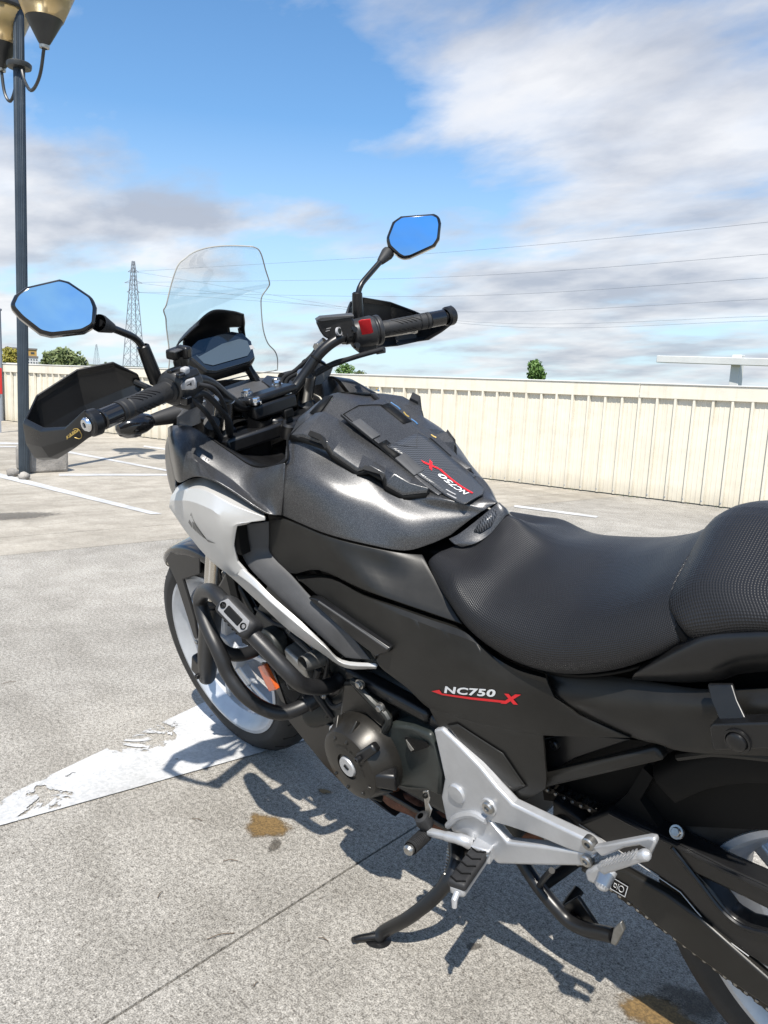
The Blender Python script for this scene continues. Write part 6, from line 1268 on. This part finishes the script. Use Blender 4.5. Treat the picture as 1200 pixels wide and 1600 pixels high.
# indicators
for s in (1, -1):
    c = Vector((1.298, .26*s, 1.004)) ; b_ = Vector((1.290, .168*s, 1.000)); ax = (c-b_).normalized()
    ind = part('front_indicator', g_lathe([(.008, 0), (.018, .010), (.025, .025), (.027, .042), (.024, .064), (.014, .078), (0, .082)], b_+ax*.022, ax, 24), 'gloss_black')
    for v in ind.data.vertices: v.co.z = b_.z+(v.co.z-b_.z)*.82
    part('indicator_lens', g_lathe([(.0268, .036), (.0272, .046), (.0245, .062), (.018, .073)], b_+ax*.022+Vector((.006, 0, 0)), ax, 24), 'smoke_lens', ind)
    part('indicator_stalk', g_tube([b_-ax*.03, b_, b_+ax*.03], [.019, .016, .012], 14), 'rubber', ind)
# instrument cluster, visor and windscreen
def ssym(h): return [V(p) for p in h]+[Vector((p[0], -p[1], p[2])) for p in h[::-1]]
face = ssym([(1.262, .045, 1.062), (1.267, .064, 1.068), (1.292, .080, 1.100), (1.303, .068, 1.121), (1.309, .045, 1.130)])
cn = (V(face[2])-V(face[0])).cross(Vector((0, -1, 0))).normalized(); cn = cn if cn.x < 0 else -cn
cl = part('instrument_cluster', g_poly([p-cn*.001 for p in face], .034, -cn), 'satin_black', bevel=.005, seg=3)
cc = sum(face, Vector())/len(face)
part('cluster_glass', g_poly([cc+(p-cc)*.95+cn*.0035 for p in face], .005, -cn), 'screen_glass', cl, bevel=.0015)
lf = ssym([(1.272, .044, 1.074), (1.278, .060, 1.082), (1.293, .066, 1.102), (1.300, .044, 1.114)])
part('display', g_poly([p+cn*.0038+(-(p-cc).dot(cn))*cn for p in lf], .0005, -cn), 'lcd_grey', cl)
part('cluster_badge', g_box(cc+cn*.0045+Vector((-.004, -.066, -.008)), (.010, .012, .0006), (cn.cross(Vector((0, 1, 0))), (0, 1, 0), cn)), 'grey_decal', cl)
for s in (1, -1):
    part('cluster_stay', join([g_beam((1.30, .05*s, 1.08), (1.27, .065*s, .985), .012, .02), g_beam((1.312, .045*s, 1.09), (1.33, .10*s, 1.0), .012, .03)]), 'satin_black', cl, bevel=.003)
vs, fs, uv = g_patch([sym_row([(1.325, .088, 1.095), (1.34, .07, 1.085), (1.345, 0, 1.08)]), sym_row([(1.322, .088, 1.125), (1.338, .066, 1.128), (1.345, 0, 1.13)]), sym_row([(1.300, .078, 1.142), (1.318, .058, 1.150), (1.325, 0, 1.158)]), sym_row([(1.268, .058, 1.164), (1.280, .040, 1.174), (1.288, 0, 1.184)])], 8, 6, (1, 0, 1))
fs = [f for f in fs if not (.058 < abs(sum(vs[i].y for i in f)/4) < .078 and 1.112 < sum(vs[i].z for i in f)/4 < 1.136)]
visor = add('cluster_visor', (vs, fs), 'satin_black', bike, thick=.003, fixn=False)
for s in (1, -1):
    part('cockpit_bracket', g_poly([(1.205, .050*s, 1.005), (1.26, .060*s, 1.02), (1.30, .105*s, 1.02), (1.27, .140*s, 1.005), (1.20, .125*s, .99)], .01, (0, 0, -1)), 'satin_black', bevel=.003)
    cap_bolt('bracket_bolt', (1.255, .095*s, 1.012), (0, 0, 1), .008, 'steel', visor)
part('dash_panel', g_patch([sym_row([(1.215, .12, .985), (1.205, .06, .995), (1.205, 0, .995)]), sym_row([(1.255, .13, 1.00), (1.25, .06, 1.015), (1.25, 0, 1.015)]), sym_row([(1.30, .14, 1.005), (1.31, .07, 1.02), (1.31, 0, 1.02)])], 4, 4, (0, 0, 1))[:2], 'grey_plastic', thick=.004)
SC = [  # height stations: (x at edge, half width, z, bulge forward)
    (1.318, .150, 1.020, .060), (1.312, .152, 1.046, .060), (1.306, .144, 1.066, .060), (1.303, .128, 1.086, .058), (1.297, .119, 1.120, .056), (1.286, .118, 1.170, .052), (1.277, .119, 1.190, .050), (1.262, .128, 1.206, .047), (1.250, .126, 1.216, .045), (1.240, .115, 1.245, .040), (1.228, .104, 1.272, .036), (1.222, .094, 1.287, .033), (1.220, .080, 1.294, .030)]
rows = []
for x, hw, z, bl_ in SC:
    rows.append([(x+bl_*(1-(q/6)**2)-.010*0, hw*q/6, z+(.012*(1-(q/6)**2) if z > 1.28 else 0)) for q in range(6, -7, -1)])
ws = patch('windscreen', rows, 'clear_screen', bike, 2, 3, out=(1, 0, .5), thick=.0, bevel=0)
bm = bmesh.new(); bm.from_mesh(ws.data); edge = [e for e in bm.edges if e.is_boundary]
nxt = {}
for e in edge:
    for a, b in ((e.verts[0], e.verts[1]), (e.verts[1], e.verts[0])): nxt.setdefault(a.index, []).append(b.index)
bm.verts.ensure_lookup_table(); st0 = edge[0].verts[0].index; path = [st0]; prev = None; cur = st0
while True:
    nb = [q for q in nxt[cur] if q != prev]; prev, cur = cur, nb[0]
    if cur == st0: break
    path.append(cur)
pts = [bm.verts[i].co.copy() for i in path]; bm.free()
part('screen_edge', g_tube(pts+[pts[0]], .0014, 6, caps=False), 'screen_edge', ws)
# cables
for pts, r_ in (([(1.155, -0.15, 1.075), (1.175, -0.142, 1.056), (1.209, -0.12, 1.03), (1.241, -0.1, 1.007), (1.22, -.08, .94)], .0048), ([(1.139, -0.158, 1.085), (1.167, -0.145, 1.05), (1.199, -0.125, 1.026), (1.232, -0.105, 1.005), (1.23, -.085, .93)], .0048),
                ([(1.034, -0.225, 1.054), (1.089, -0.2, 1.044), (1.131, -0.18, 1.034), (1.153, -0.16, 1.026), (1.177, -0.12, 1.003), (1.2, -.10, .93)], .0055), ([(1.062, -0.222, 1.048), (1.11, -0.19, 1.041), (1.145, -0.17, 1.034), (1.164, -0.13, 1.015), (1.19, -.11, .93)], .004),
                ([(1.082, 0.212, 1.065), (1.083, 0.185, 1.063), (1.099, 0.15, 1.023), (1.128, 0.12, 0.9809), (1.19, .10, .92)], .006), ([(1.079, 0.225, 1.074), (1.091, 0.19, 1.034), (1.135, 0.15, 0.9891), (1.17, .11, .91)], .005), ([(1.071, 0.2, 1.085), (1.072, 0.17, 1.068), (1.1, 0.14, 1.02), (1.2, .09, .92)], .004)):
    part('control_cable', g_tube(spline(pts, 6), r_, 10), 'rubber', bar)
zt = V((along(.125).x, -.125, along(.125).z)); part('cable_tie', join([g_lathe([(.0125, -.0025), (.0135, -.002), (.0135, .002), (.0125, .0025)], zt, (-.3, -.7, .65), 18), g_tube([zt+Vector((0, -.010, -.008)), zt+Vector((-.01, -.024, -.022))], [.003, .0015], 6)]), 'deep_black', bar)
part('black_conduit', g_tube(spline([(1.16, .14, .99), (1.20, .12, .95), (1.18, .09, .91), (1.15, .06, .90)], 6), .016, 12), 'rubber', tr)
part('headstock_cover', g_lathe([(.05, -.12), (.055, -.02), (.045, .02), (.03, .025)], (1.18, .06, .93), SA, 20), 'deep_black', tr)
